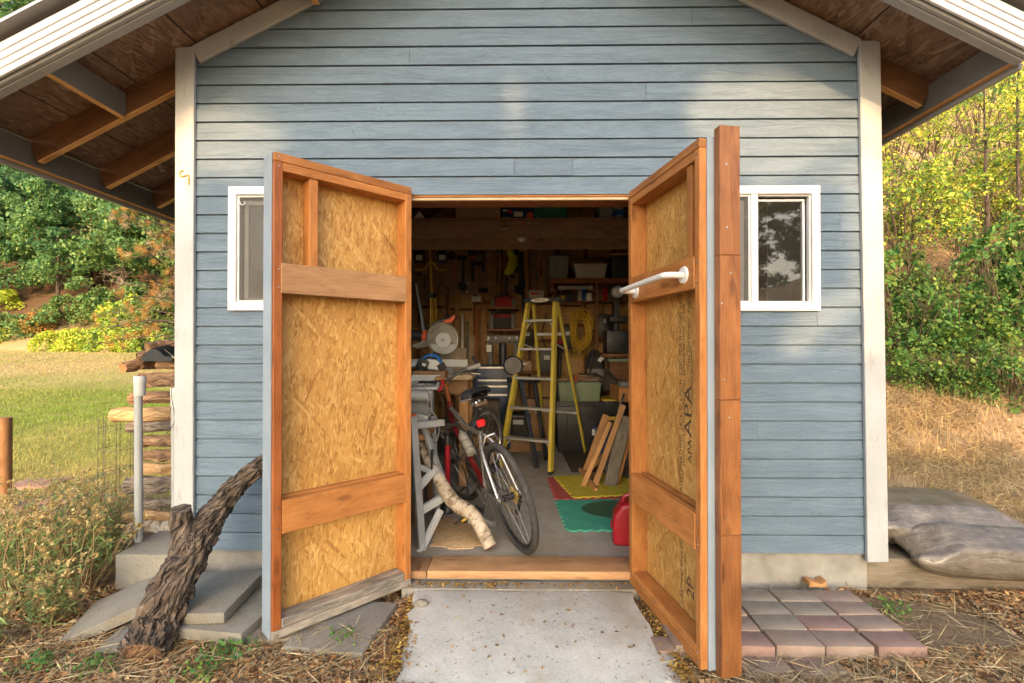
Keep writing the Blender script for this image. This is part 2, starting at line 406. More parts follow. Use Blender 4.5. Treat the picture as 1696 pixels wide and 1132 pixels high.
pm('tarp_black', (.008,.011,.012), (.02,.026,.028), 14, .5, .3)
pm('bottle', (.30,.29,.26), (.38,.37,.34), 9, .3)
t = NT('pegboard'); c = t.coord('UV'); sx = t.n('SeparateXYZ', {0: c})
hx = t.math('PINGPONG', t.math('MULTIPLY', sx.outputs[0], 39.4), .5); hy = t.math('PINGPONG', t.math('MULTIPLY', sx.outputs[1], 39.4), .5)
rr = t.math('ADD', t.math('MULTIPLY', hx, hx), t.math('MULTIPLY', hy, hy))
t.col(t.mix(t.ramp(rr, [(.035, (1,1,1)), (.05, (0,0,0))]), t.ramp(t.noise(c, 3, 4), [(.3, (.34,.19,.09)), (.7, (.43,.26,.135))]), (.02,.012,.008))); t.rough(.6)
t = NT('foam_green_wet'); c = t.coord('Object', (1,1,1)); sx = t.n('SeparateXYZ', {0: c})
ex = t.math('POWER', t.math('DIVIDE', t.math('SUBTRACT', sx.outputs[0], .43), .27), 2.0)
ey = t.math('POWER', t.math('DIVIDE', t.math('SUBTRACT', sx.outputs[1], .40), .20), 2.0)
el = t.math('ADD', t.math('ADD', ex, ey), t.math('MULTIPLY', t.math('SUBTRACT', t.noise(c, 4, 3), .5), .7))
wet = t.ramp(el, [(.93, (1,1,1)), (.99, (0,0,0))])
dr = t.noise(c, 9, 8, .7)
cc = t.ramp(t.noise(c, 7, 5), [(.3, (.035,.27,.185)), (.7, (.07,.36,.26))])
cc = t.mix(t.ramp(dr, [(.56, (0,0,0)), (.68, (.7,.7,.7))]), cc, (.05,.12,.08))
t.col(t.mix(wet, cc, (.004,.10,.062))); t.rough(t.ramp(wet, [(0, (.85,.85,.85)), (1, (.4,.4,.4))])); t.bump(dr, .25, .003)
# ---- natural stuff
def bark(name, a, b, c, sc=1.0, strength=1.0, dist=.02):
    t = NT(name); v = t.n('TexCoord').outputs['UV']
    m = t.n('Mapping', {'Vector': v, 'Scale': (7*sc, 26*sc, 1)}).outputs[0]
    vw = t.mix(.03, v, t.n('TexNoise', {'Vector': v, 'Scale': 14, 'Detail': 3}).outputs['Color'], 'LINEAR_LIGHT')
    ck = t.n('TexVoronoi', {'Vector': t.n('Mapping', {'Vector': vw, 'Scale': (5*sc, 36*sc, 1)}).outputs[0], 'Scale': 1}, voronoi_dimensions='2D', feature='DISTANCE_TO_EDGE').outputs['Distance']
    ckr = t.ramp(ck, [(.02, (0,0,0)), (.16, (1,1,1))])
    n1 = t.noise(m, 1.0, 7, .68, .6); n2 = t.noise(t.coord('Object'), 14*sc, 6, .7)
    col = t.ramp(n1, [(.34, a), (.52, b), (.68, c)]); col = t.mix(.4, col, t.ramp(n2, [(.35, a), (.7, c)]))
    col = t.mix(.6, col, t.ramp(ck, [(.01, (.22,.2,.18)), (.10, (1,1,1))]), 'MULTIPLY')
    t.col(col); t.rough(.92); t.bump(t.mix(.45, ckr, t.mix(.4, n1, n2)), strength, dist)
bark('bark_dark', (.03,.02,.014), (.10,.07,.048), (.33,.255,.185), 1.1, 1.0, .04)
bark('bark_grey', (.06,.045,.034), (.18,.14,.105), (.34,.29,.235), 1.2, .8, .01)
bark('bark_brown', (.08,.042,.022), (.24,.135,.07), (.42,.27,.155), 1.0, .8, .01)
bark('peeled', (.22,.12,.05), (.42,.26,.12), (.58,.41,.22), .7, .4, .006)
bark('trunk', (.03,.022,.016), (.08,.06,.045), (.16,.125,.095), 1.0, .8, .02)
bark('twig', (.05,.035,.022), (.11,.08,.05), (.2,.15,.1), 1.5, .4, .004)
t = NT('birch'); v = t.n('TexCoord').outputs['UV']
n1 = t.noise(t.n('Mapping', {'Vector': v, 'Scale': (46, 9, 1)}).outputs[0], 1.2, 5, .65); n2 = t.noise(t.coord('Object'), 7, 6, .7)
cb = t.ramp(n2, [(.3, (.30,.23,.155)), (.55, (.48,.41,.31)), (.75, (.58,.53,.44))])
cb = t.mix(t.ramp(n1, [(.54, (0,0,0)), (.62, (1,1,1))]), cb, (.05,.034,.022)); cb = t.mix(t.ramp(t.noise(t.coord('Object'), 22, 5, .7), [(.5, (0,0,0)), (.62, (.8,.8,.8))]), cb, (.17,.10,.055)); t.col(cb); t.rough(.75); t.bump(n1, .6, .004)
t = NT('end_grain'); v = t.coord('UV', (1,1,1)); n1 = t.noise(v, 25, 4)
t.col(t.ramp(n1, [(.3, (.20,.10,.04)), (.7, (.42,.25,.11))])); t.rough(.8)
def leafmat(name, trans=.35, rough=.5):
    t = NT(name); a = t.n('Attribute', attribute_name='tint').outputs['Color']
    nz = t.noise(t.coord('Object'), 2.2, 3)
    col = t.mix(.35, a, t.ramp(nz, [(.3, (.6,.65,.6)), (.7, (1.35,1.3,1.2))]), 'MULTIPLY')
    t.col(col); t.rough(rough); t.p.inputs['Specular IOR Level'].default_value = .25
    tl = t.n('BsdfTranslucent', {'Color': col}); m = t.n('MixShader', {0: trans, 1: t.p, 2: tl}); t.t.links.new(m.outputs[0], t.out.inputs[0])
leafmat('leaf', .42); leafmat('straw', .2, .8); leafmat('litter', .08, .8)
t = NT('ground_mix'); c = t.coord('Object'); a = t.n('Attribute', attribute_name='zone').outputs['Color']
n1 = t.noise(c, 1.3, 6, .65); n2 = t.noise(c, 14, 7, .7); n3 = t.noise(c, 70, 5, .65)
sp = t.n('SeparateColor', {0: a})
soil = t.ramp(n2, [(.3, (.15,.095,.055)), (.55, (.28,.185,.11)), (.75, (.40,.29,.185))])
soil = t.mix(.4, soil, t.ramp(n3, [(.35, (.07,.045,.028)), (.7, (.40,.29,.18))]))
gv = t.noise(t.coord('Object', (1,.28,1)), .55, 5, .6)
lawn = t.ramp(gv, [(.36, (.15,.22,.045)), (.52, (.26,.29,.075)), (.68, (.44,.36,.15))])
lawn = t.mix(.4, lawn, t.ramp(n3, [(.3, (.10,.09,.03)), (.7, (.34,.29,.12))]))
dry = t.ramp(n2, [(.3, (.30,.225,.125)), (.7, (.52,.42,.26))])
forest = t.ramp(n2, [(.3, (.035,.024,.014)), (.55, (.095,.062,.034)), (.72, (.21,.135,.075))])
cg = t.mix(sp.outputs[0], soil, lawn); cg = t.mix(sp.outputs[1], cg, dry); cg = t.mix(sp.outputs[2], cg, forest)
t.col(cg); t.rough(.95); t.p.inputs['Specular IOR Level'].default_value = .1; t.bump(t.mix(.5, n2, n3), .8, .025)
t = NT('bag_plastic'); c = t.coord('Object', (1,1,1)); n1 = t.noise(c, 9, 7, .72); n2 = t.noise(t.coord('Object', (2.2,10,10), (.2,.3,.25)), 2.2, 3, .5, 1.8)
t.col(t.ramp(n1, [(.3, (.07,.055,.040)), (.55, (.15,.125,.095)), (.78, (.30,.265,.215))])); t.rough(.42)
t.p.inputs['Coat Weight'].default_value = .5; t.p.inputs['Coat Roughness'].default_value = .12
t.bump(t.mix(.65, t.noise(c, 16, 4, .55, 1.2), n2), .7, .018)
# ================================================================ the shed
shed = thing('shed', 'blue-grey lap-sided wooden shed with white trim and open double doors', 'shed')
XL, XR, YB = -1.86, 1.955, 4.30           # outer wall faces
RX, RZ, SL = .04, 3.94, .51               # ridge and roof slope
def zs(x): return RZ - SL*abs(x-RX)       # underside of the roof sheathing
OPN = (-.66, .725, 2.175)
WINS = [(-1.594, -.89, 1.525, 2.207), (.93, 1.636, 1.52, 2.20)]
fz = .215
# foundation and floor
MB().bb(XL+.01, OPN[0]+.01, .006, .16, -.25, fz).bb(OPN[1]-.01, XR-.05, .006, .16, -.25, fz).bb(OPN[0]+.01, OPN[1]-.01, .012, .16, -.25, .058).bb(XL+.01, XL+.16, .16, YB, -.25, fz).bb(XR-.2, XR-.05, .16, YB, -.25, fz).build('foundation', 'foundation', shed, .006)
MB().bb(XL+.16, XR-.2, .03, YB, -.2, .085).build('floor', 'floor_concrete', shed)
# siding boards, one object each
z0, pitch = .208, .1028
seams = {1: [-1.2], 20: [-.02, .3], 28: [-1.15, .95], 14: [1.45], 13: [-1.4], 24: [.7], 6: [1.3], 9: [-1.1], 30: [-.45, .45], 26: [-.6], 17: [1.75]}
for i in range(37):
    zb = z0 + pitch*i; zt = zb + pitch + .018
    if zb > RZ - .08: break
    lim = (RZ - zb - .03)/SL
    a, b = max(XL+.03, RX-lim), min(XR-.03, RX+lim)
    cuts = [(OPN[0], OPN[1])] if zb < OPN[2]-.03 else []
    for w0, w1, wz0, wz1 in WINS:
        if zb+pitch > wz0+.02 and zb < wz1-.05: cuts.append((w0+.012, w1-.012))
    cuts.sort(); segs = []; x = a
    for c0, c1 in cuts:
        if c0 > x: segs.append((x, c0))
        x = max(x, c1)
    if x < b: segs.append((x, b))
    out = []
    for s0, s1 in segs:
        pts = [s0] + [q for q in seams.get(i, []) if s0+.1 < q < s1-.1] + [s1]
        out += [(p, q, zb, zb+pitch) for p, q in zip(pts[:-1], pts[1:])]
    for w0, w1, wz0, wz1 in WINS:
        if zb+pitch > wz0+.02 and zb < wz1-.05:
            if zb < wz0-.02: out.append((w0+.012, w1-.012, zb, wz0+.006))
            if zb+pitch > wz1+.012: out.append((w0+.012, w1-.012, wz1-.006, zb+pitch))
    for s0, s1, za, ze in out:
        j = random.uniform(-.0012, .0012); g = .0008; gv_ = .0085 if ze-za > pitch*.9 else .0085*(ze >= zb+pitch-.001)
        y0_, y1_ = -.0195+j, -.0150+j; yr = -.004; h0, h1 = za+random.uniform(-.0006,.0006), za+random.uniform(-.0006,.0006)
        def ring(x, h): return [(x, y0_, h), (x, y1_, ze-gv_), (x, yr, ze-gv_), (x, yr, ze+.0005), (x, -.0005, ze+.0005), (x, -.0005, h)]
        r0, r1 = ring(s0+g, h0), ring(s1-g, h1); vs = r0+r1
        fs = [tuple(range(6)), tuple(range(6,12))[::-1]] + [(k, 6+k, 6+(k+1)%6, (k+1)%6) for k in range(6)]
        o = (random.uniform(0,30), random.uniform(0,30))
        us = [[(o[0]+vs[k][0], o[1]+vs[k][2]-zb+vs[k][1]) for k in f] for f in fs]
        MB().add(vs, fs, us).build('siding_board', 'siding', shed)
nl = MB()
for i in range(4, 32, 1):
    zb = z0 + pitch*i + .018
    for x in np.arange(-1.7, 1.85, .41):
        x = x + random.uniform(-.03,.03)
        if (OPN[0]-.02 < x < OPN[1]+.02 and zb < OPN[2]+.02) or any(a-.03 < x < b+.03 and c-.05 < zb < d+.03 for a,b,c,d in WINS) or random.random() < .35: continue
        if abs(x-RX) < (RZ-zb-.14)/SL: nl.cyl((x,-.0185,zb),(x,-.0212,zb),.0030,n=6)
tag(nl.build('siding_nails', 'siding_nail', shed), kind='stuff')
# sheathing behind the siding
m = MB(); zw = 2.18
for (w0, w1, wz0, wz1), (a, b) in zip(WINS, ((XL, OPN[0]), (OPN[1], XR))):
    m.bb(a, w0, .0, .012, .2, zw).bb(w1, b, .0, .012, .2, zw).bb(w0, w1, .0, .012, .2, wz0).bb(w0, w1, .001, .011, wz1, 2.26)
m.bb(XL, WINS[0][0], 0, .012, zw, 2.26).bb(WINS[0][1], WINS[1][0], 0, .012, zw, 2.26).bb(WINS[1][1], XR, 0, .012, zw, 2.26)
m.prism([(XL, 2.26), (XR, 2.26), (XR, zs(XR)), (RX, RZ), (XL, zs(XL))], -.012, 0, frame((0,0,0), (1,0,0), (0,0,1)))
m.build('wall_sheathing', 'osb_wall', shed)
# side and back walls
SW = (.95, 3.75, 1.05, 2.45)             # openings of unseen side windows, added to let daylight in
for xa, xb, top in ((XL, XL+.10, zs(XL)-.06), (XR-.10, XR, zs(XR)-.04)):
    MB().bb(xa, xb, .013, SW[0], fz, top).bb(xa, xb, SW[1], YB, fz, top).bb(xa+.0005, xb-.0005, SW[0], SW[1], fz, SW[2]).bb(xa+.0005, xb-.0005, SW[0], SW[1], SW[3], top).build('side_wall', 'siding', shed)
    xm = (xa+xb)/2; f = .05; ym = (SW[0]+SW[1])/2
    added_win = MB().bb(xm-.03, xm+.03, SW[0], SW[1], SW[2], SW[2]+f).bb(xm-.03, xm+.03, SW[0], SW[1], SW[3]-f, SW[3]).bb(xm-.03, xm+.03, SW[0], SW[0]+f, SW[2]+f, SW[3]-f).bb(xm-.03, xm+.03, SW[1]-f, SW[1], SW[2]+f, SW[3]-f).bb(xm-.028, xm+.028, ym-.02, ym+.02, SW[2]+f, SW[3]-f).build('window', 'vinyl_white', shed, .003)
    for q in (-1, 1): MB().bb(xm-.002, xm+.002, ym+q*.02, (SW[0]+f-.002) if q < 0 else (SW[1]-f+.002), SW[2]+f-.002, SW[3]-f+.002).build('pane', 'pane_clear', added_win)
MB().prism([(XL, .09), (XR, .09), (XR, zs(XR)), (RX, RZ), (XL, zs(XL))], -YB-.03, -YB, frame((0,0,0), (1,0,0), (0,0,1))).build('back_wall', 'osb_wall', shed)
for x in (-1.42,-1.02,-.62,-.235,.165,.565,.965,1.365,1.70):
    MB().beam((x, YB-.045, .09), (x, YB-.045, min(2.9, zs(x)-.1)), .038, .088, (0,1,0)).build('stud', 'rafter', shed, .002)
for x0, x1, z in ((-.98,-.66,1.83),(-.6,-.26,1.92),(-1.4,-1.04,1.86),(.585,.94,1.60),(.985,1.345,1.53),(.185,.55,1.38)):
    MB().bb(x0, x1, YB-.088, YB-.002, z, z+.038).build('blocking', 'rafter', shed, .002)
# corner and frieze boards
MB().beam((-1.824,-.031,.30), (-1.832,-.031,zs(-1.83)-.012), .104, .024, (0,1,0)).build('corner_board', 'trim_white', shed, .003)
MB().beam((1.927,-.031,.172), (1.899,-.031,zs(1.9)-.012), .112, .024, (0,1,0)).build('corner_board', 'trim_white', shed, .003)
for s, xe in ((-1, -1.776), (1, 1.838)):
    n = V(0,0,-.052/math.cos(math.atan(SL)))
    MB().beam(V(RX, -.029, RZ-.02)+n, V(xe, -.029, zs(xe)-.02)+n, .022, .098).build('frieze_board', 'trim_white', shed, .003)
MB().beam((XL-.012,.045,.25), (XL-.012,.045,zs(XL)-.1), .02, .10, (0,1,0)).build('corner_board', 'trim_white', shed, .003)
# ---- roof
roof = MB().add([(RX,-.525,RZ+.075),(RX,4.75,RZ+.075),(-2.86,4.75,zs(-2.86)+.075),(-2.86,-.525,zs(-2.86)+.075),(2.37,-.525,zs(2.37)+.075),(2.37,4.75,zs(2.37)+.075),
   (RX,-.525,RZ+.058),(RX,4.75,RZ+.058),(-2.86,4.75,zs(-2.86)+.058),(-2.86,-.525,zs(-2.86)+.058),(2.37,-.525,zs(2.37)+.058),(2.37,4.75,zs(2.37)+.058)],
   [(0,1,2,3),(0,4,5,1),(6,9,8,7),(6,7,11,10),(0,3,9,6),(0,6,10,4),(3,2,8,9),(4,10,11,5),(1,7,8,2),(1,5,11,7)]).build('roof', 'metal_roof', shed)
bl = [RX-.003]; x = -.30
while x > -2.75: bl.append(x); x -= .372
bl.append(-2.785)
br = [RX+.003]; x = .36
while x < 2.2: br.append(x); x += .372
br.append(2.30)
for L_ in (bl, br):
    for a, b in zip(L_[:-1], L_[1:]):
        d = .007 if b > a else -.007
        for y0, y1 in ((-.452, 1.206), (1.21, 2.9), (2.904, 4.7)):
            p0 = V(a+d*.5, 0, zs(a+d*.5)+.007); p1 = V(b-d*.5, 0, zs(b-d*.5)+.007)
            t_ = (p1-p0); nrm = V(-t_.z, 0, t_.x).normalized()
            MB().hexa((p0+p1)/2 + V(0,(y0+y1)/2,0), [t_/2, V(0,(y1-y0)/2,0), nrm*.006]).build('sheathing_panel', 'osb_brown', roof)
for k in range(11):
    y = .05 + .452*k
    for xe in (-2.752, 2.268):
        if k and xe < 0 and k > 10: continue
        dz = V(0,0,-.082)
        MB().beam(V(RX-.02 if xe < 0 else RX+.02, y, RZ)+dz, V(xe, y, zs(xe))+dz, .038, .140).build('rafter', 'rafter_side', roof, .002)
MB().beam((-2.232, .03, zs(-2.232)-.094), (-2.232, -.41, zs(-2.232)-.094), .038, .14).build('lookout', 'soffit_grey', roof, .002)
MB().beam((-1.1, .0-.045, zs(-1.1)-.094), (-1.1, -.41, zs(-1.1)-.094), .038, .14).build('lookout', 'soffit_grey', roof, .002)
MB().beam((1.1, -.045, zs(1.1)-.094), (1.1, -.41, zs(1.1)-.094), .038, .14).build('lookout', 'soffit_grey', roof, .002)
for xe, s in ((-2.773, -1), (2.289, 1)):
    MB().beam((xe, -.41, zs(xe)-.088), (xe, 4.7, zs(xe)-.088), .038, .14).build('sub_fascia', 'soffit_grey', roof, .002)
    MB().beam((xe+s*.030, -.41, zs(xe)-.102), (xe+s*.030, 4.7, zs(xe)-.102), .018, .165).build('fascia_board', 'rake_grey', roof, .002)
def two_tone(o, mat):
    """second material on the downward faces"""
    o.data.materials.append(MAT[mat])
    for p in o.data.polygons:
        if p.normal.z < -.6: p.material_index = 1
for o_ in [q for q in roof.children if q.name.split('.')[0] in ('lookout','sub_fascia','rafter')]: two_tone(o_, 'fir_light')  # bare wood under lookouts and sub-fascia, same lighter tone under rafters
ca = math.cos(math.atan(SL))
def rake(name, mat, xe, d0, d1, y0, y1, tilt=0, bev=.003):
    """board along the gable edge: vertical drops d0 (bottom) and d1 (top) below the sheathing"""
    dm = (d0+d1)/2; a = V(RX, (y0+y1)/2, RZ-dm); b = V(xe, (y0+y1)/2, zs(xe)-dm)
    t_ = (b-a).normalized(); sd = V(0,1,0); u = t_.cross(sd); u = u if u.z > 0 else -u
    h = (d0-d1)*ca/2
    return MB().hexa((a+b)/2, [(b-a)/2, sd*(y1-y0)/2, u*h + sd*tilt/2]).build(name, mat, roof, bev)
for xe in (-2.815, 2.335):
    rake('rake_board', 'rake_grey', xe, .172, -.045, -.455, -.41)
    rake('rake_moulding', 'rake_grey', xe, .168, .125, -.478, -.456)
    for k in range(4):
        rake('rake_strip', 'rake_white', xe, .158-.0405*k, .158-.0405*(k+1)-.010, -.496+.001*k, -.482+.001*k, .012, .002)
    two_tone(rake('drip_edge', 'rake_white', xe, -.046, -.060, -.535, -.456, 0, .001), 'soffit_grey')  # darker underside paints in the shaded band below the drip edge
# hooks
def hook(name, p, mat, r, wr, drop, parent):
    pts = [p, p+V(0,0,-drop)] + arc(p+V(r,0,-drop), r, math.pi, 2*math.pi, 7) 
    return MB().tube(pts, wr, 6).build(name, mat, parent, 0, True)
hook('hook', V(-2.28,.54,zs(-2.28)-.15), 'steel', .014, .0035, .035, roof); hook('hook', V(-2.40,.54,zs(-2.40)-.15), 'steel', .014, .0035, .03, roof)
pc = P(302, 288, -.046)
MB().tube(arc(pc, .016, R(70), R(300), 9, (1,0,0), (0,0,1)) + [pc+V(.034,0,-.006), pc+V(.036,0,-.06)], .0042, 7).build('yellow_hook', 'brass', shed, 0, True)
# small siding things: two nails, light bracket, vent pipe stubs
MB().cyl((-1.125,-.04,3.235),(-1.10,-.055,3.215),.016).build('bracket_end', 'rafter', shed)
# ---- door opening
MB().beam((OPN[0]+.018,.06,.104), (OPN[0]+.018,.06,2.13), .036, .12, (0,1,0)).build('door_jamb', 'fir_red', shed, .002)
MB().beam((OPN[1]-.018,.06,.104), (OPN[1]-.018,.06,2.13), .036, .12, (0,1,0)).build('door_jamb', 'fir_red', shed, .002)
MB().bb(OPN[0], OPN[1], -.012, .012, 2.150, 2.176).build('header_trim', 'fir', shed, .002)
MB().bb(OPN[0], OPN[1], .014, .13, 2.132, 2.25).build('header', 'fir_red', shed, .002)
MB().bb(OPN[0], OPN[1], -.006, .012, 2.134, 2.149).build('header_trim', 'pale_board', shed, .002)
MB().bb(OPN[0]+.001, -.50, -.02, .165, .060, .100).build('threshold_plank', 'threshold', shed, .006, seg=2)
MB().bb(-.497, OPN[1]-.001, -.022, .175, .060, .104).build('threshold_plank', 'threshold', shed, .008, seg=2)
# ---- doors
T = .112
def leaf(name, origin, ang, wd, z0, z1, sg, mats, label):
    st_out, st_hinge, rail_m, bot_m, mid1, mid2 = mats
    d = MB().bb(0, wd, 0, sg*.011, z0, z1).build('door', 'door_blue', shed, .002); d['label'] = label
    d.location = (*origin, 0); d.rotation_euler = (0, 0, ang)
    def pb(nm, mt, x0, x1, y0, y1, a, b, bev=.0025):
        return MB().bb(x0, x1, sg*y0, sg*y1, a, b).build(nm, mt, d, bev)
    pb('osb_panel', 'osb_gold', .004, wd-.004, .0115, .0225, z0+.004, z1-.004, 0)
    pb('top_rail', rail_m, 0, wd, .023, T, z1-.038, z1); pb('top_rail', rail_m, .0385, wd-.0385, .024, T-.002, z1-.077, z1-.0385)
    pb('bottom_rail', bot_m, 0, wd, .023, T, z0, z0+.038); pb('bottom_rail', bot_m, .0385, wd-.0385, .024, T-.001, z0+.0385, z0+.080, .005)
    pb('stile', st_hinge, .0, .038, .023, T-.001, z0+.0385, z1-.0385); pb('stile', st_out, wd-.038, wd, .023, T-.001, z0+.0385, z1-.0385)
    xs = wd-.20 if sg > 0 else wd-.12
    pb('short_stud', rail_m, xs, xs+.04, .023, T-.012, 1.70, z1-.0775)
    pb('cross_board', mid1, .034 if sg > 0 else .0385, wd-.03 if sg > 0 else wd-.0385, T-.040, T+.004, 1.565, 1.70)
    pb('cross_board', mid2, .0385, wd-.0385, T-.036, T+.002, .50, .648); pb('cross_board', mid2, .0385, wd-.0385, .026, .062, .512, .652)
    # edge strip of blue paint on the free edge
    pb('painted_edge', 'door_blue', wd+.0005, wd+.008, 0, T-.018 if sg > 0 else T-.03, z0, z1, .001)
    scr = MB()
    for zz in (z0+.02, z0+.06, .53, .62, 1.59, 1.67, z1-.02, z1-.06):
        for xx in (.018, wd-.02): scr.cyl((xx, sg*(T-.001), zz), (xx, sg*(T+.0045), zz), .0035, n=6)
    tag(scr.build('screws', 'steel', d), kind='stuff')
    return d
dl = leaf('door', (-.6535, .016), R(-134.8), .703, .045, 2.186, 1, ('fir_red','fir','fir','weathered','threshold','fir'), 'left door leaf, golden strand board framed in orange lumber, weathered bottom rail')
dr = leaf('door', (.7145, .012), math.atan2(-.985,.175), .715, .035, 2.172, -1, ('fir','fir','fir','fir','fir','fir'), 'right door leaf with white grab bar, stamped strand board and brown post')
# brown post on the free edge of the right leaf, pieced from four lengths
for a, b, o1, o2 in ((.028,.585,.058,.1465), (.5855,1.118,.0575,.146), (1.1185,1.690,.0575,.147), (1.6905,2.205,.058,.1455)):
    MB().bb(.715+.0095, .715+.052, -(T-o1), -(T-o2), a, b).build('post_segment', 'post_wood', dr, .003)
m = MB()
for z in (.1,.5,.66,1.05,1.2,1.5,1.62,1.8,2.05):
    yy_ = -.03+random.uniform(-.02,.03); m.cyl((.7665, yy_, z), (.7682, yy_, z), .004, n=8)
tag(m.build('screws', 'steel', dr), kind='stuff')
MB().tube(smooth_path([(.62,.032,1.30),(.66,.06,1.29),(.66,.062,1.16),(.62,.033,1.15)],5), .007, 7).build('pull_handle', 'black_metal', dr, 0, True)
# grab bar
ya = -(T+.004); g0, g1 = V(.105,ya,1.617), V(.60,ya,1.632)
gb = MB().tube(smooth_path([g0, g0+V(0,-.045,0), g0+V(.012,-.075,0), g0+V(.06,-.085,.002), g1+V(-.07,-.085,-.002), g1+V(-.014,-.075,0), g1+V(0,-.045,0), g1],5), .0135, 10).build('grab_bar', 'white_enamel', dr, 0, True)
for g in (g0, g1): MB().cyl(g+V(0,0,0), g+V(0,-.008,0), .038, .034, 20).build('flange', 'white_enamel', dr, 0, True)
# stamps printed on the strand board of the right leaf
def stamp(txt, x, z, size, sx=1.0): tag(text_mesh('printed_stamp', txt, size, 'ink', dr, frame((x, -.0229, z), (0,0,1), (-1,0,0)), .0002, sx), kind='stuff')
stamp('APA', 0.467, 1.035, .085, 1.5); stamp('THE ENGINEERED WOOD ASSOCIATION', 0.498, 1.16, .016); stamp('APA', 0.480, .855, .05, 1.2)
stamp('RATED SHEATHING  24/16  7/16 INCH  SIZED FOR SPACING  EXPOSURE 1', 0.400, 1.16, .036, .9)
stamp('STRENGTH AXIS THIS DIRECTION   RATED SHEATHING   PS 2-04', 0.430, 1.15, .026)
stamp('THIS SIDE DOWN   KEEP DRY', 0.475, 1.42, .028); stamp('SHEATHING SPAN EXPOSURE', 0.407, .33, .034, .9); stamp('2P', 0.485, .24, .085, 1.1); stamp('THIS DIRECTION', 0.440, .31, .02)
# ---- windows
for (a, b, c, d_), side in zip(WINS, (-1, 1)):
    f = .045; w_ = MB()
    w_.bb(a, b, -.034, .03, c, c+f).bb(a, b, -.034, .03, d_-f, d_).bb(a, a+f, -.034, .03, c+f, d_-f).bb(b-f, b, -.034, .03, c+f, d_-f)
    win = w_.build('window', 'vinyl_white', shed, .003)
    win['label'] = 'white sliding window ' + ('partly hidden by the left door leaf' if side < 0 else 'right of the doors, dusty right pane')
    mid = (a+b)/2
    MB().bb(mid-.018, mid+.018, -.028, .03, c+f, d_-f).build('mullion', 'vinyl_white', win, .002)
    def rect(nm, mt, x0, x1, z0_, z1_, y0, y1, t_):
        return MB().bb(x0, x1, y0, y1, z0_, z0_+t_).bb(x0, x1, y0, y1, z1_-t_, z1_).bb(x0, x0+t_, y0, y1, z0_+t_, z1_-t_).bb(x1-t_, x1, y0, y1, z0_+t_, z1_-t_).build(nm, mt, win, .0015)
    for h, (x0, x1) in enumerate(((a+f, mid-.018), (mid+.018, b-f))):
        scr = (h == 0)
        if scr:
            rect('screen_frame', 'vinyl_white', x0, x1, c+f, d_-f, -.020, -.008, .011)
            MB().bb(x0+.009, x1-.009, -.0145, -.0138, c+f+.009, d_-f-.009).build('insect_screen', 'insect_screen', win)
            rect('sash', 'vinyl_white', x0+.022, x1-.02, c+f+.002, d_-f-.022, .012, .032, .024)
        else:
            rect('sash', 'vinyl_white', x0, x1-.016, c+f, d_-f-.018, .008, .030, .012); rect('track', 'vinyl_white', x0-.001, x1, c+f-.001, d_-f, -.018, .006, .008)
        MB().bb(x0+.01, x1-.01, .018, .022, c+f+.01, d_-f-.01).build('pane', 'pane_clear' if scr else 'pane_dusty', win)
    MB().bb(a+f, mid, .15, .156, c-.02, d_+.03).build('blind', 'blind', win)
    MB().tube(arc((a+.075, -.022, d_-.085), .014, R(160), R(380), 8), .003, 6).build('screen_pull', 'white_plastic', win, 0, True)
# ---- inside: joists, loft deck, shelf, pegboard
MB().bb(XL+.10, XR-.10, 1.48, 1.52, 2.262, 2.405).build('loft_joist', 'old_beam', shed, .003)
MB().bb(XL+.10, XR-.10, 1.98, 2.02, 2.262, 2.405).build('loft_joist', 'old_beam', shed, .003)
MB().bb(XL+.11, XR-.11, 1.475, 2.5, 2.407, 2.425).build('loft_deck', 'brown_board', shed, .002)
p0, p1 = P(684, 412, YB-.10), P(807, 488, YB-.10)
pb_ = MB().bb(-1.62, p1.x, YB-.098, YB-.09, p1.z, 2.72).build('pegboard', 'pegboard', shed)
for q in (-1.3, -.5): MB().bb(q-.02, q+.02, YB-.0885, YB-.0880, p1.z, 2.7).build('pegboard_batten', 'rafter', pb_)
sh0, sh1 = P(912, 461, 3.55), P(1037, 469, 3.55)
MB().bb(sh0.x, 1.84, 3.55, 4.2, sh1.z, sh0.z).build('shelf', 'fir_red', shed, .003)
MB().bb(sh0.x, sh0.x+.04, 3.56, 4.2, sh1.z-.12, sh1.z-.001).build('shelf_bracket', 'rafter', shed, .003)
MB().bb(sh0.x+.1, sh0.x+.55, 3.60, 3.64, sh1.z-.075, sh1.z-.03).build('shelf_strut', 'grey_metal', shed, .002)
for q in (1.02,):
    MB().beam((q,3.62,.09), (q,3.62,sh1.z-.002), .04, .06, (0,1,0)).build('shelf_post', 'rafter', shed, .002)
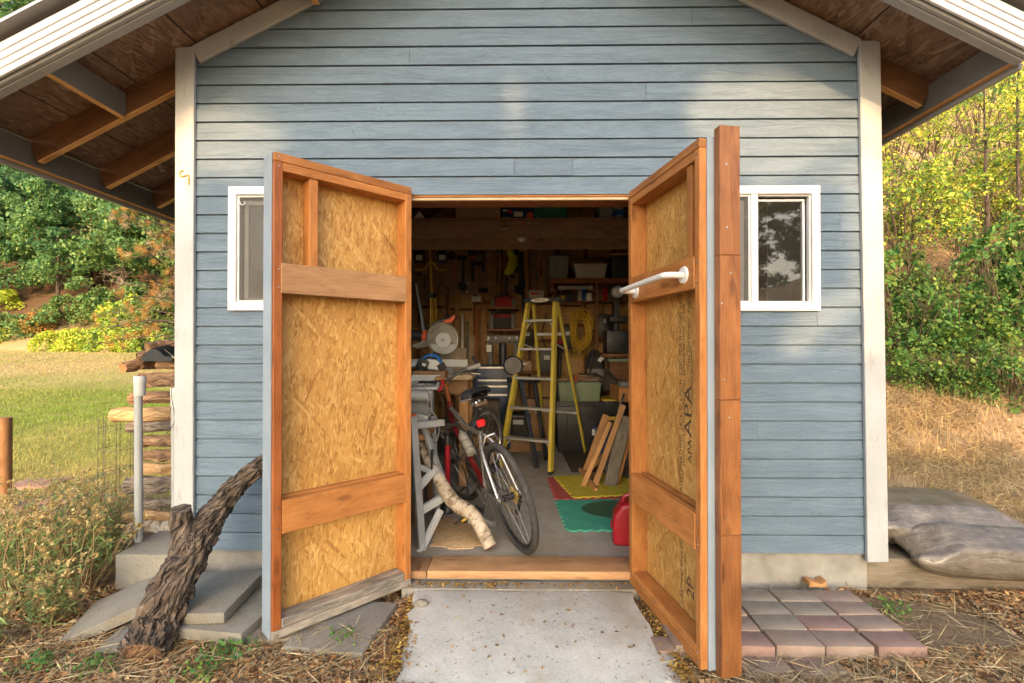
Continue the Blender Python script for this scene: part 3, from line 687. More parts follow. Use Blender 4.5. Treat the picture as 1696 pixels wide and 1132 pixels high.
# ================================================================ ground
def sst(a, b, x): 
    t_ = np.clip((x-a)/(b-a), 0, 1); return t_*t_*(3-2*t_)
def vnoise(x, y, s, seed=0):
    """cheap smooth value noise"""
    x = np.asarray(x, float)*s + seed*17.3; y = np.asarray(y, float)*s + seed*9.1
    xi = np.floor(x); yi = np.floor(y); fx = x-xi; fy = y-yi; fx = fx*fx*(3-2*fx); fy = fy*fy*(3-2*fy)
    h = lambda a, b: np.modf(np.abs(np.sin(a*127.1+b*311.7+seed)*43758.5453))[0]
    return (h(xi,yi)*(1-fx)+h(xi+1,yi)*fx)*(1-fy)+(h(xi,yi+1)*(1-fx)+h(xi+1,yi+1)*fx)*fy
def gh(x, y):
    x = np.asarray(x, float); y = np.asarray(y, float)
    z = -.012 + .03*(vnoise(x,y,2.2,1)-.5) + .012*(vnoise(x,y,9,2)-.5)
    left = sst(-1.9, -3.0, x)*sst(.8, 3, y)
    z = z + left*.047*np.clip(y-1.8, 0, 23.5)
    hl = np.clip(y-24.5, 0, 200)*sst(4, -6, x); z = z + np.minimum(hl*.85, 75) + hl*.05*(vnoise(x,y,.2,3)-.5)*2
    rt = sst(1.86, 2.0, x)
    bank = .15*sst(.22,.32,y) + np.clip(y-.3,0,2.6)*.30 + np.clip(y-2.9,0,80)*1.0 + np.clip(x-2.0,0,60)*.16*sst(.3,1.5,y)
    z = z + rt*(bank*sst(.2,.3,y) + .05*(vnoise(x,y,3,5)-.5)*sst(.3,.6,y)) + np.clip(x-3.2,0,40)*.30*sst(.3,-.6,y)
    inside = (x > -1.83) & (x < 1.90) & (y > .04) & (y < 4.5)
    z = np.where(inside, -.15, z)
    back = sst(4.8, 9, y)*sst(-1.9,-1.0,x)*(1-rt)
    z = z + back*np.clip(y-4.8,0,80)*.3
    return z
def axis(fine0, fine1, st, far0, far1):
    a = list(np.arange(fine0, fine1, st)); s = st; x = fine1; hi = []
    while x < far1: hi.append(x); s *= 1.16; x += min(s, 3.0)
    s = st; x = fine0; lo = []
    while x > far0: s *= 1.16; x -= min(s, 3.0); lo.append(x)
    return np.array(lo[::-1] + a + hi)
gx = axis(-3.6, 4.4, .045, -150, 150); gy = axis(-1.6, 3.2, .045, -60, 130)
X, Y = np.meshgrid(gx, gy); Z = gh(X, Y); nx, ny = len(gx), len(gy)
co = np.stack([X, Y, Z], -1).reshape(-1, 3)
ii = (np.arange(ny-1)[:,None]*nx + np.arange(nx-1)[None,:]).ravel()
fc = np.stack([ii, ii+1, ii+nx+1, ii+nx], -1)
def np_mesh(name, co, fc, mat, attr=None, attr_name='tint', smooth=False):
    me = bpy.data.meshes.new(name); n = len(co); k = fc.shape[1]
    me.vertices.add(n); me.vertices.foreach_set('co', np.ascontiguousarray(co, dtype=np.float32).ravel())
    me.loops.add(fc.size); me.loops.foreach_set('vertex_index', np.ascontiguousarray(fc, dtype=np.int32).ravel())
    me.polygons.add(len(fc)); me.polygons.foreach_set('loop_start', np.arange(0, fc.size, k, dtype=np.int32))
    if smooth: me.polygons.foreach_set('use_smooth', np.ones(len(fc), bool))
    me.update(calc_edges=True)
    if attr is not None:
        a = me.attributes.new(attr_name, 'FLOAT_COLOR', 'POINT')
        c4 = np.ones((n,4), np.float32); c4[:,:3] = attr; a.data.foreach_set('color', c4.ravel())
    me.materials.append(MAT[mat]); return me
def link(me, name, parent=None, loc=None, rot=None, sc=None):
    o = bpy.data.objects.new(name, me); COL.objects.link(o); o.parent = parent
    if loc is not None: o.location = loc
    if rot is not None: o.rotation_euler = rot
    if sc is not None: o.scale = sc if hasattr(sc,'__len__') else (sc,)*3
    return o
xf, yf = X.ravel(), Y.ravel()
nz = vnoise(xf, yf, .9, 8)
lawn = sst(-1.6, -2.9, xf + .9*(nz-.5))*sst(.9, 2.4, yf + 1.0*(nz-.5))
dryz = sst(1.9, 2.2, xf)*sst(.3,.5,yf)*(.35+.6*sst(4,5,yf)) + .9*sst(-2.4,-4,yf)*(1-lawn) + .55*sst(9, 13, yf + 4*(vnoise(xf,yf,.3,4)-.5))*lawn  # also pales the unseen ground behind the camera to bounce light indoors
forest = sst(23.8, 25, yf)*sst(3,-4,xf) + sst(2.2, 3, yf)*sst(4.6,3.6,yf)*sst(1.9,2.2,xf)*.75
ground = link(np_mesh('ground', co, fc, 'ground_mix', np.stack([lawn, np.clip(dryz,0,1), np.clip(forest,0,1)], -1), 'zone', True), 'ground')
tag(ground, kind='structure')

# ================================================================ leaves
def leaves(cent, size, pal, up=.5, aspect=.5, fold=.15, dirs=None, jit=.25):
    """diamond leaves, four vertices each; returns co, faces, tint"""
    n = len(cent); t_ = RNG.normal(size=(n,3)) if dirs is None else dirs + RNG.normal(size=(n,3))*jit
    t_ /= np.linalg.norm(t_,axis=1,keepdims=True)+1e-9
    nm = RNG.normal(size=(n,3)); nm[:,2] += up*2; nm -= t_*np.sum(nm*t_,1,keepdims=True); nm /= np.linalg.norm(nm,axis=1,keepdims=True)+1e-9
    b = np.cross(nm, t_); s = size[:,None]
    p0 = cent - t_*s*.5; p2 = cent + t_*s*.5; p1 = cent + b*s*aspect*.5 + nm*s*fold; p3 = cent - b*s*aspect*.5 + nm*s*fold
    co = np.stack([p0,p1,p2,p3],1).reshape(-1,3); f = np.arange(4*n).reshape(n,4)
    pal = np.array(pal); ci = RNG.integers(0,len(pal),n); cj = RNG.integers(0,len(pal),n); mx = RNG.random((n,1))
    c = (pal[ci]*mx + pal[cj]*(1-mx))*(RNG.uniform(.75,1.3,(n,1)))
    return co, f, np.repeat(c,4,0)
def blades(base, h, wd, pal, lean=.5, curl=.4):
    n = len(base); a = RNG.uniform(0,2*np.pi,n); l = RNG.uniform(0,lean,n)
    d = np.stack([np.cos(a)*l, np.sin(a)*l, np.ones(n)],-1); d /= np.linalg.norm(d,axis=1,keepdims=True)
    ph = RNG.uniform(0,2*np.pi,n); s = np.stack([np.cos(ph),np.sin(ph),np.zeros(n)],-1)
    hh = h[:,None]; ww = wd[:,None] if hasattr(wd,'__len__') else wd
    mid = base + d*hh*.55; tip = base + d*hh + np.stack([np.cos(a),np.sin(a),-.3*np.ones(n)],-1)*hh*curl*l[:,None]
    co = np.stack([base-s*ww, base+s*ww, mid+s*ww*.8, mid-s*ww*.8, tip+s*ww*.1, tip-s*ww*.1],1).reshape(-1,3)
    i6 = np.arange(n)[:,None]*6; f = np.concatenate([i6+np.array([0,1,2,3]), i6+np.array([3,2,4,5])])
    pal = np.array(pal); c = pal[RNG.integers(0,len(pal),n)]*RNG.uniform(.7,1.3,(n,1))
    return co, f, np.repeat(c,6,0)
def merge(*parts):
    co = []; f = []; c = []; o = 0
    for a, b, d in parts: co.append(a); f.append(b+o); c.append(d); o += len(a)
    return np.concatenate(co), np.concatenate(f), np.concatenate(c)
G_DARK = [(0.068, 0.164, 0.062), (0.097, 0.205, 0.078), (0.071, 0.192, 0.104), (0.125, 0.24, 0.088)]
G_MID = [(0.105, 0.232, 0.073), (0.162, 0.301, 0.098), (0.101, 0.246, 0.12), (0.23, 0.343, 0.109)]
G_YEL = [(0.515, 0.65, 0.078), (0.403, 0.582, 0.067), (0.65, 0.672, 0.112), (0.291, 0.47, 0.056), (0.694, 0.605, 0.101)]
G_SHRUB = [(0.098, 0.234, 0.058), (0.156, 0.312, 0.078), (0.072, 0.202, 0.065), (0.26, 0.377, 0.085)]
BROWN = [(.26,.14,.05),(.20,.10,.04),(.33,.19,.08)]
def grow(n_limbs, height, spread, n_clump, trunk_r, seed, bare=.3, top=1.0, lean=(0,0)):
    """branch skeleton: returns a trunk MB and the clump centres"""
    rs = random.Random(seed); m = MB(); cl = []
    tp = [V(lean[0]*h*h+rs.uniform(-.02,.02)*height*.3, lean[1]*h*h+rs.uniform(-.02,.02)*height*.3, h*height*.92) for h in [0,.15,.3,.45,.6,.75,.9,1]]
    m.tube(tp, [trunk_r*(1-.9*h) for h in [0,.15,.3,.45,.6,.75,.9,1]], 8)
    for i in range(n_limbs):
        h = bare + (1-bare)*(i+.5)/n_limbs*.95; a = i*2.4 + rs.uniform(-.5,.5)
        st = V(lean[0]*h*h, lean[1]*h*h, h*height*.92)
        prof = math.sin(min(1,(h-bare)/(1-bare)*top+.25)*math.pi*.85)**.7
        ln = spread*prof*rs.uniform(.7,1.15)
        end = st + V(math.cos(a)*ln, math.sin(a)*ln, ln*rs.uniform(.05,.55))
        mid = (st+end)/2 + V(0,0,ln*.12)
        m.tube(smooth_path([st, mid, end],3), [trunk_r*.38*(1-h*.6)*(1-q*.13) for q in range(7)], 5, False)
        for k in range(max(2, n_clump//n_limbs)):
            q = rs.uniform(.3,1.08); cpt = st.lerp(end, q) + V(rs.gauss(0,.16),rs.gauss(0,.16),rs.gauss(0,.14))*spread*.75
            cl.append(cpt)
            if k % 2 == 0: m.tube([st.lerp(end,q*.85), cpt], [trunk_r*.10,trunk_r*.03], 4, False)
    return m, np.array([tuple(c) for c in cl])
def crown_mesh(name, clumps, per, cr, size, pal, flat=.6, up=.8, aspect=.55):
    n = len(clumps)*per; cc = np.repeat(clumps, per, 0)
    off = RNG.normal(size=(n,3)); off /= np.linalg.norm(off,axis=1,keepdims=True); off *= (RNG.random((n,1))**.45)*cr*np.repeat(RNG.uniform(.6,1.3,(len(clumps),1)),per,0)
    off[:,2] *= flat
    return np_mesh(name, *[*leaves(cc+off, RNG.uniform(.6,1.35,n)*size, pal, up, aspect)][:2], 'leaf', None) if False else _cm2(name, cc+off, RNG.uniform(.6,1.35,n)*size, pal, up, aspect)
def _cm2(name, cent, size, pal, up, aspect):
    co, f, c = leaves(cent, size, pal, up, aspect); return np_mesh(name, co, f, 'leaf', c)
def mb_mesh(m, name, mat): 
    o = m.build(name, mat, None, 0, True); me = o.data; bpy.data.objects.remove(o); return me
# ---- broadleaf trees of the wooded slope (left)
kinds = []
for s_, (pal, lf) in enumerate(((G_DARK,.30),(G_MID,.28),(G_DARK+G_MID,.26),(G_MID+[(.16,.2,.06)],.28))):
    tm, cl = grow(16, 9.0, 3.3, 110, .16, 20+s_, .16, .9)
    kinds.append((mb_mesh(tm,'trunk','trunk'), crown_mesh('crown', cl, 75, .75, lf, pal)))
lefts = [  # px at base, distance y, scale, kind, look
 (-40, 27, 1.0, 2, 'tall dark leafy tree at the far left edge of the lawn'),
 (40, 30, 1.05, 0, 'dark green tree on the slope behind the yellow shrubs'),
 (95, 27.5, .80, 1, 'fresh green tree at mid slope above the brown leaf litter'),
 (150, 29, 1.1, 0, 'large dark tree whose crown fills the middle of the wooded slope'),
 (205, 26.5, .85, 3, 'light green tree beside the brown-needled pine'),
 (262, 28, 1.0, 1, 'green tree behind the brown-needled pine'),
 (-150, 32, 1.2, 1, 'green tree left of the frame on the wooded slope'),
 (10, 37, 1.2, 3, 'pale green tree higher up the wooded slope at left'),
 (110, 38, 1.2, 2, 'dark tree in the second row of the wooded slope'),
 (190, 39, 1.2, 1, 'green tree high on the slope under the eave'),
 (275, 38, 1.1, 0, 'dark tree in the second row behind the pine'),
 (60, 48, 1.35, 0, 'tree in the third row of the wooded slope, dark and dense'),
 (150, 50, 1.35, 3, 'pale tree in the third row of the wooded slope'),
 (-60, 50, 1.3, 1, 'green tree in the third row at the far left'),
 (240, 52, 1.3, 2, 'tree in the third row directly under the eave'),
 (-20, 64, 1.5, 3, 'pale tree near the top of the wooded hill seen above the roof edge'),
 (90, 66, 1.5, 1, 'green tree near the top of the wooded hill'),
 (15, 43, 2.1, 3, 'very tall pale tree whose top shows above the left roof edge'),
 (-60, 45, 2.2, 1, 'very tall tree at the far left above the roof edge'),
 (-230, 28, 1.0, 0, 'dark tree left of the frame behind the lawn'),
 (-330, 29, 1.1, 3, 'pale tree well left of the frame'),
 (-280, 38, 1.3, 1, 'green tree up the slope left of the frame'),
 (-420, 31, 1.1, 2, 'outermost dark tree left of the frame'),
 (-120, 70, 1.6, 2, 'dark tree near the top of the wooded hill at far left'),
]
for px, y, sc, kd, lab in lefts:
    x = P(px, 600, y).x
    t_ = thing('broadleaf_tree', lab, 'tree', (x, y, float(gh(x,y))-.1), random.uniform(0,6.28), 'trees on the wooded slope'); t_.scale = (sc,sc,sc*random.uniform(.9,1.1))
    link(kinds[kd][0], 'trunk', t_); link(kinds[kd][1], 'crown', t_)
# ---- low shrubs along the lawn's far edge
def bush_mesh(n, rx, ry, rz, size, pal, seed, aspect=.5, gaps=.42, up=.6):
    rs = np.random.default_rng(seed); th = rs.uniform(0,2*np.pi,n); u = rs.random(n)**.5
    el = rs.random(n)**.8; r = np.sqrt(np.clip(1-(el*.92)**2,0,1))*u**.5
    c = np.stack([np.cos(th)*r*rx, np.sin(th)*r*ry, el*rz + .02],-1)
    k = vnoise(c[:,0]*1.0+seed, c[:,2]+c[:,1]*.7, 3.2/max(rx,.3), seed); c = c[k > gaps*.8]; c = c[vnoise(c[:,0]*1.7+3*seed, c[:,2]*1.7-c[:,1], 7/max(rx,.3), seed+7) > gaps*.45]
    lump = 1+.35*(vnoise(c[:,0], c[:,1]+c[:,2], 4/max(rx,.3), seed+1)-.5); c = c*lump[:,None]
    return _cm2('foliage', c, (rs.uniform(.5,1.25,len(c))*np.where(rs.random(len(c))<.15,1.6,1))*size, pal, up, aspect)
def stems_mesh(n, rx, rz, r, seed, mat='twig', droop=.0):
    rs = random.Random(seed); m = MB()
    for i in range(n):
        a = rs.uniform(0,6.28); l = rs.uniform(.3,1)*rx; h = rz*rs.uniform(.55,1.0)
        b = V(math.cos(a)*l*.2, math.sin(a)*l*.2, 0); e = V(math.cos(a)*l, math.sin(a)*l, h)
        pts = smooth_path([b, b.lerp(e,.5)+V(rs.gauss(0,.06)*rx,rs.gauss(0,.06)*rx,h*.12), e],3)
        m.tube(pts, [r*(1-.8*k/(len(pts)-1)) for k in range(len(pts))], 4, False)
        for q in (.45,.65,.8):
            c = b.lerp(e,q); m.tube([c, c+V(rs.gauss(0,.25)*rx,rs.gauss(0,.25)*rx,rs.uniform(.05,.25)*rz)], [r*.45,r*.15], 4, False)
    return mb_mesh(m,'stems',mat)
st_far = stems_mesh(9, 1.1, 1.2, .02, 5)
ybush = [bush_mesh(4200, 1.7, 1.2, 1.25, .17, G_YEL+[(.2,.24,.03)], 31), bush_mesh(4200, 1.5, 1.2, 1.35, .17, G_YEL+G_MID, 32), bush_mesh(4200, 1.5, 1.3, 1.2, .17, G_MID+[(.16,.2,.05),(.2,.22,.05)], 33), bush_mesh(3500, 1.3,1.2,1.2,.16, [(.45,.24,.08),(.35,.2,.06),(.3,.26,.06)], 34)]
low = [(-30,24.5,1,1.1,'yellow-green shrub at the left edge of the lawn'),(20,25.2,2,1.1,'olive shrub at the foot of the slope'),(62,25.6,3,.9,'orange-brown shrub at the foot of the slope'),
 (100,23.8,0,.85,'bright yellow shrub beside the dry lawn, left of the middle'),(135,23.5,0,.95,'bright yellow shrub in the middle of the lawn edge'),(172,23.4,1,1.0,'yellow shrub right of the middle of the lawn edge'),(208,23.2,0,.95,'bright yellow shrub near the log pile'),
 (245,23.0,1,1.0,'yellow-green shrub behind the top of the log pile'),(285,23.4,2,1.1,'green shrub touching the white corner board'),(118,26.2,2,1.25,'green shrub in the second row above the yellow ones'),(165,26.5,2,1.2,'mid green shrub above the yellow shrubs'),
 (215,26.0,1,1.3,'tall yellow-green shrub below the pine'),(262,26.0,2,1.4,'green shrub below the brown pine'),(-5,27.5,0,1.0,'yellow bush on the slope at the left edge')]
for px, y, kd, sc, lab in low:
    x = P(px,600,y).x
    t_ = thing('lawn_edge_shrub', lab, 'shrub', (x,y,float(gh(x,y))-.05), random.uniform(0,6.28), 'shrubs along the far edge of the lawn'); t_.scale = (sc,)*3
    link(ybush[kd],'foliage',t_); link(st_far,'stems',t_)
# fallen branches on the slope
for k,(px,py,y) in enumerate(((205,470,25.5),(180,455,26.5))):
    b = P(px,py,y); m = MB()
    for q in range(9): m.tube(smooth_path([b, b+V(random.uniform(-.6,1.2),random.uniform(-.3,.3),random.uniform(-.2,.5)), b+V(random.uniform(-1.2,2.2),random.uniform(-.5,.5),random.uniform(-.9,.8))],3), [.035,.03,.025,.02,.015,.01,.006], 5)
    g = m.build('fallen_branch','bark_grey',None,0,True); tag(g, ('grey dead branch lying on the slope above the yellow shrubs','dead forked branch lower left of the first on the slope')[k],'branch')
# ---- brown-needled pine (left, near)
pp = V(P(300,600,13).x, 13, 0); pp.z = float(gh(pp.x,pp.y))-.1
pine = thing('pine_tree','pine with yellow-brown and green needles beyond the log pile','tree',pp)
m = MB(); m.tube([(0,0,0),(.05,0,3),(0,.05,6),(.05,0,9)],[.17,.14,.10,.03],10)
tufts = []
for i in range(42):
    h = 1.2+i*.17; a = i*2.4; ln = (2.6-h*.2)*random.uniform(.7,1.1)
    if i % 3 == 0: a = math.pi+random.uniform(-.7,.5)
    s_ = V(0,0,h); e = V(math.cos(a)*ln, math.sin(a)*ln, h+random.uniform(-.25,.25))
    pts = smooth_path([s_, s_.lerp(e,.5)+V(0,0,.12), e],3); m.tube(pts,[.03*(1-k*.12) for k in range(len(pts))],5,False)
    for k in range(11):
        q = random.uniform(.35,1.0); c = s_.lerp(e,q); d = V(random.gauss(0,.22),random.gauss(0,.22),random.gauss(.02,.14))
        m.tube([c,c+d],[.012,.006],4,False); tufts.append((tuple(c+d), tuple((e-s_).normalized()+d*2)))
m.build('trunk','trunk',pine,0,True)
tc = np.array([t_[0] for t_ in tufts]); td = np.array([t_[1] for t_ in tufts]); td /= np.linalg.norm(td,axis=1,keepdims=True)
N = 46; cc = np.repeat(tc,N,0); dd = np.repeat(td,N,0)*.9 + RNG.normal(size=(len(tc)*N,3))*.55; dd[:,2] -= .15; dd /= np.linalg.norm(dd,axis=1,keepdims=True)
ln = RNG.uniform(.14,.27,len(cc)); kt = np.repeat(RNG.random(len(tc)),N)
co, f, c = leaves(cc+dd*ln[:,None]*.5, ln, [(.1,.14,.03)], 0, .045, 0, dd, .0)
pal = np.where((kt<.5)[:,None], np.array([.42,.25,.08]), np.where((kt<.68)[:,None], np.array([.45,.36,.24]), np.array([.16,.21,.05])))*RNG.uniform(.75,1.25,(len(cc),1))
link(np_mesh('needles', co, f, 'leaf', np.repeat(pal,4,0)), 'needles', pine)
# ---- shrubs on the bank (right)
rsh = [bush_mesh(5200,.95,.75,1.15,.075,G_SHRUB,41,.62), bush_mesh(4800,.85,.7,1.0,.075,G_SHRUB+[(.2,.24,.05)],42,.62), bush_mesh(7200,1.1,.85,1.5,.050,G_YEL,43,.55,.80), bush_mesh(7200,1.0,.85,1.7,.048,G_YEL+[(.14,.2,.04)],44,.55,.72), bush_mesh(7500,1.0,.8,1.3,.052,G_YEL+G_SHRUB+BROWN[:1],45,.55,.5)]
st_r = stems_mesh(22,.85,1.45,.013,9,'twig')
right = [(1500,600,2.55,0,.60,'dark green glossy shrub next to the white corner board'),(1590,610,2.5,1,.66,'leafy green shrub at the middle of the bank'),(1680,600,2.5,0,.72,'broad green shrub at the right edge of the bank'),
 (1545,560,3.1,1,.72,'green shrub behind the front row on the bank'),(1640,545,3.1,0,.78,'taller green shrub right of the bank middle'),(1480,540,3.3,1,.75,'green shrub close behind the corner board'),(1740,560,3.0,1,.8,'green shrub cut by the right picture edge'),
 (1500,470,4.0,4,.9,'mixed green and yellow shrub mid slope beside the shed'),(1590,460,4.0,4,.9,'mixed green and brown shrub above the green front row'),(1680,450,4.0,4,.95,'mixed shrub with dark gaps at the right edge'),(1760,440,4.1,2,1,'yellow shrub beyond the right edge'),
 (1480,400,4.9,2,.95,'sunlit yellow shrub nearest the shed wall'),(1560,390,4.9,3,.95,'sunlit yellow shrub in the middle of the slope'),(1650,380,4.9,2,1.0,'sunlit yellow-green shrub right of the slope middle'),(1730,370,5,3,1,'sunlit shrub at the right margin of the slope'),
 (1475,330,5.8,3,1.0,'upper yellow shrub just below the eave'),(1540,310,5.9,2,1.0,'upper yellow shrub under the eave corner'),(1620,300,5.9,3,1.05,'upper yellow shrub with a thin dark trunk before it'),(1700,290,6.0,2,1.1,'upper yellow shrub at right margin'),
 (1500,230,7.0,2,1.1,'high shrub right of the eave'),(1590,210,7.1,3,1.1,'high pale yellow shrub below the roof corner'),(1680,190,7.2,2,1.2,'high pale yellow shrub at the top right'),
 (1560,120,8.4,3,1.3,'topmost shrub behind the roof corner'),(1660,90,8.6,2,1.3,'topmost pale shrub in the upper right corner'),(1750,60,9,3,1.4,'topmost shrub outside the right edge'),(1590,668,1.75,1,.34,'low green shrub in the dry grass of the bank'),(1672,690,1.55,0,.42,'low glossy shrub at the right edge of the dry bank'),(1520,650,2.0,0,.36,'low green shrub at the foot of the hedge near the corner board'),(1830,560,2.9,0,.85,'green shrub right of the frame on the bank'),(1930,560,2.7,1,.9,'outer green shrub right of the frame'),(1850,430,4.2,4,1.1,'mixed shrub right of the frame'),(1990,420,4.0,2,1.1,'outer yellow shrub right of the frame'),(1850,300,5.8,3,1.2,'upper yellow shrub right of the frame'),(2000,280,5.6,2,1.2,'upper outermost shrub right of the frame'),(1900,150,7.6,3,1.5,'high shrub right of the frame')]
for px,py,y,kd,sc,lab in right:
    x = P(px,py,y).x; z = float(gh(x,y))
    t_ = thing('bank_shrub',lab,'shrub',(x,y,z-.08),random.uniform(0,6.28),'shrubs on the bank right of the shed'); t_.scale=(sc,sc,sc*random.uniform(.9,1.15))
    link(rsh[kd],'foliage',t_); link(st_r,'stems',t_)
# thin young trees on the bank
for px,y,h,lab in ((1632,3.7,3.0,'thin dark sapling with bare trunk among the yellow shrubs'),(1688,3.6,3.2,'slender sapling at the right picture edge')):
    x = P(px,300,y).x; z = float(gh(x,y)); t_ = thing('sapling',lab,'tree',(x,y,z))
    m, cl = grow(9,h,.55,36,.030,px,.45); m.build('trunk','trunk',t_,0,True); link(crown_mesh('crown',cl,22,.17,.055,G_YEL+G_MID),'crown',t_)
# dead twigs in the shrubs' gaps
# ---- trees behind the photographer: they shade the front of the shed, gaps cut into the crown to place the sun patches
def shade_tree(name, loc, lab, seed, nleaf, rx, rz, hc):
    t_ = thing(name, lab, 'tree', loc)
    m, cl = grow(14, hc+rz*.8, rx*.95, 60, .2, seed, .42); m.build('trunk','trunk',t_,0,True)
    th = RNG.normal(size=(nleaf,3)); th /= np.linalg.norm(th,axis=1,keepdims=True); r = RNG.random((nleaf,1))**.40
    c = th*r*np.array([rx,rx*.6,rz]) + np.array([0,0,hc])
    return t_, c
def sun_hit(c, loc):
    """where the ray through a leaf meets the shed front: x, z"""
    w_ = c + np.array(loc); k = -w_[:,1]/SUN_DIR.y
    return w_[:,0]+SUN_DIR.x*k, w_[:,2]+SUN_DIR.z*k
GAPS = [(1.40,2.58,.52,.26),(-1.58,2.46,.30,.26),(1.55,2.42,.50,.30),(1.2,2.68,.30,.14),(-.03,2.62,.06,.24),(1.78,1.45,.30,.20),(1.9,2.0,.14,.5),(-1.86,2.25,.10,.33),(-1.6,2.42,.2,.10),(1.72,1.33,.34,.10),(-1.8,1.2,.08,.12)]
LOC = (-.1,-13.2,0)
t_, c = shade_tree('shade_tree', LOC, 'leafy tree behind the photographer shading the doors', 71, 46000, 4.6, 3.2, 7.5)
hx, hz = sun_hit(c, LOC)
keep = np.ones(len(c), bool)
for gx_, gz_, gw, gh_ in GAPS:
    e = ((hx-gx_)/gw)**2 + ((hz-gz_)/gh_)**2; keep &= ~(e < 1+.25*(RNG.random(len(c))-.5))
keep &= ~((hz > 3.6) & (RNG.random(len(c)) < .5)); keep &= ~((np.abs(hx) > 2.3) & (hz > .9) & (RNG.random(len(c)) < .93))
link(_cm2('crown', c[keep], RNG.uniform(.6,1.3,int(keep.sum()))*.17, G_MID+G_YEL[:2], .6, .6), 'crown', t_)

for k,(x,y,sc,kd) in enumerate(((11.5,-33,1.05,2),(15,-30,1.0,0),(18,-27,1.0,1),(20.5,-23,1.0,2),(-19,-26,1,1),(-23,-21,1,0))):
    t_ = thing('broadleaf_tree', ('innermost','second','third','outermost','left innermost','left outermost')[k]+' tree of the group behind the photographer', 'tree', (x,y,float(gh(x,y))-.1), k*1.3, 'trees behind the photographer'); t_.scale=(sc,sc,sc*.85)
    link(kinds[kd][0],'trunk',t_); link(kinds[kd][1],'crown',t_)
# ================================================================ things outside
# concrete apron before the doors (irregular edge)
def blob_slab(name, pts, z0, z1s, mat, parent=None, jag=.012, n=5, bevel=.01):
    poly = []
    for k in range(len(pts)):
        a, b = pts[k], pts[(k+1) % len(pts)]
        for q in range(n):
            t_ = q/n; poly.append((a[0]+(b[0]-a[0])*t_+random.uniform(-jag,jag), a[1]+(b[1]-a[1])*t_+random.uniform(-jag,jag)))
    nn = len(poly); f_ = z1s if callable(z1s) else (lambda x, y: z1s)
    vs = [(x,y,f_(x,y)) for x,y in poly] + [(x,y,z0) for x,y in poly]
    fs = [tuple(range(nn)), tuple(range(nn,2*nn))[::-1]] + [(k, nn+k, nn+(k+1)%nn, (k+1)%nn) for k in range(nn)]
    return MB().add(vs, fs).build(name, mat, parent, bevel, True, seg=2)
ap = blob_slab('concrete_apron', [(-.475,-.76),(.20,-.79),(.655,-.74),(.60,-.10),(-.545,-.10)], -.12, lambda x,y: .042+.055*(y+.1), 'slab_concrete', None, .022, 9)
tag(ap, kind='structure')
sp_ = blob_slab('apron_strip', [(-.62,-.098),(.66,-.098),(.66,-.003),(-.62,-.003)], -.1, .046, 'paver_grey', None, .003, 6, .006); tag(sp_, kind='structure')
# square concrete pavers around the left door
def cpaver(label, c, size, rot, thick=.05, mat='paver_grey'):
    o = MB().box((0,0,0), (size[0],size[1],thick)).build('concrete_paver', mat, None, .006, seg=2)
    o.location = c; o.rotation_euler = rot; return tag(o, label, 'paver', 'loose square concrete pavers')
cpaver('grey square concrete paver lying on top beside the leaning log', (-1.535,-.30,.105), (.40,.40), (R(1),R(-1),R(3)))
cpaver('grey concrete paver under the top one, next to the left door', (-1.40,-.33,.050), (.42,.40), (0,R(1),R(-6)))
cpaver('tilted concrete paver left of the leaning log, low corner in the weeds', (-1.905,-.33,.075), (.40,.30), (R(6),R(-21),R(14)))
cpaver('concrete paver beneath the left door leaf, right of its stack', (-.815,-.39,.006), (.36,.40), (0,0,R(-7)))
cpaver('dark low concrete paver half hidden under the left door leaf', (-1.12,-.32,.004), (.24,.4), (0,0,R(4)), .05, 'paver_dark')
cpaver('flat concrete paver low under the tilted one by the log', (-1.72,-.44,.012), (.24,.30), (0,R(-3),R(10)), .045)
# block carrying the log pile
cb = blob_slab('concrete_block', [(-2.175,-.075),(-1.80,-.06),(-1.80,.85),(-2.20,.85)], -.1, lambda x,y: .205, 'paver_grey', None, .006, 6, .008)
tag(cb, 'rough grey concrete block under the log pile and pipe', 'block')
# logs: stacked along the wall side
def log(p0, p1, r0, r1, mat, label, grp='split logs stacked beside the shed', bend=.01, n=None, knobs=True):
    n = n or random.choice((6,7,9,10))
    p0 = Vector(p0); p1 = Vector(p1); L_ = (p1-p0).length; k = 9; pts = []; rr = []
    for i in range(k):
        t_ = i/(k-1); pts.append(p0.lerp(p1,t_)+V(0,random.uniform(-bend,bend),random.uniform(-bend,bend)*.6 + bend*math.sin(t_*3.1))); rr.append((r0+(r1-r0)*t_)*random.uniform(.93,1.07))
    o_ = thing('log', label, 'log', p0, (0,0,0), grp)
    b = MB().tube([p-p0 for p in pts], rr, n, False)
    b.v = [tuple(Vector(q)*1 + V(0, random.uniform(-1,1)*r0*.13, random.uniform(-1,1)*r0*.13)) for q in b.v]
    m2 = MB(); ring0 = [Vector(b.v[q]) for q in range(n)]; ring1 = [Vector(b.v[(k-1)*n+q]) for q in range(n)]
    b.build('bark', mat, o_, 0, True, ang=32)
    for ring in (ring0, ring1):
        c = sum(ring, V(0,0,0))/n; m2 = MB().add([c]+[c+(q-c)*.97 for q in ring], [(0,1+q,1+(q+1)%n) for q in range(n)], [[(0,0),(.03,.0),(.02,.02)]]*n); m2.build('cut_end', 'end_grain', o_)
    return o_
LY = .30
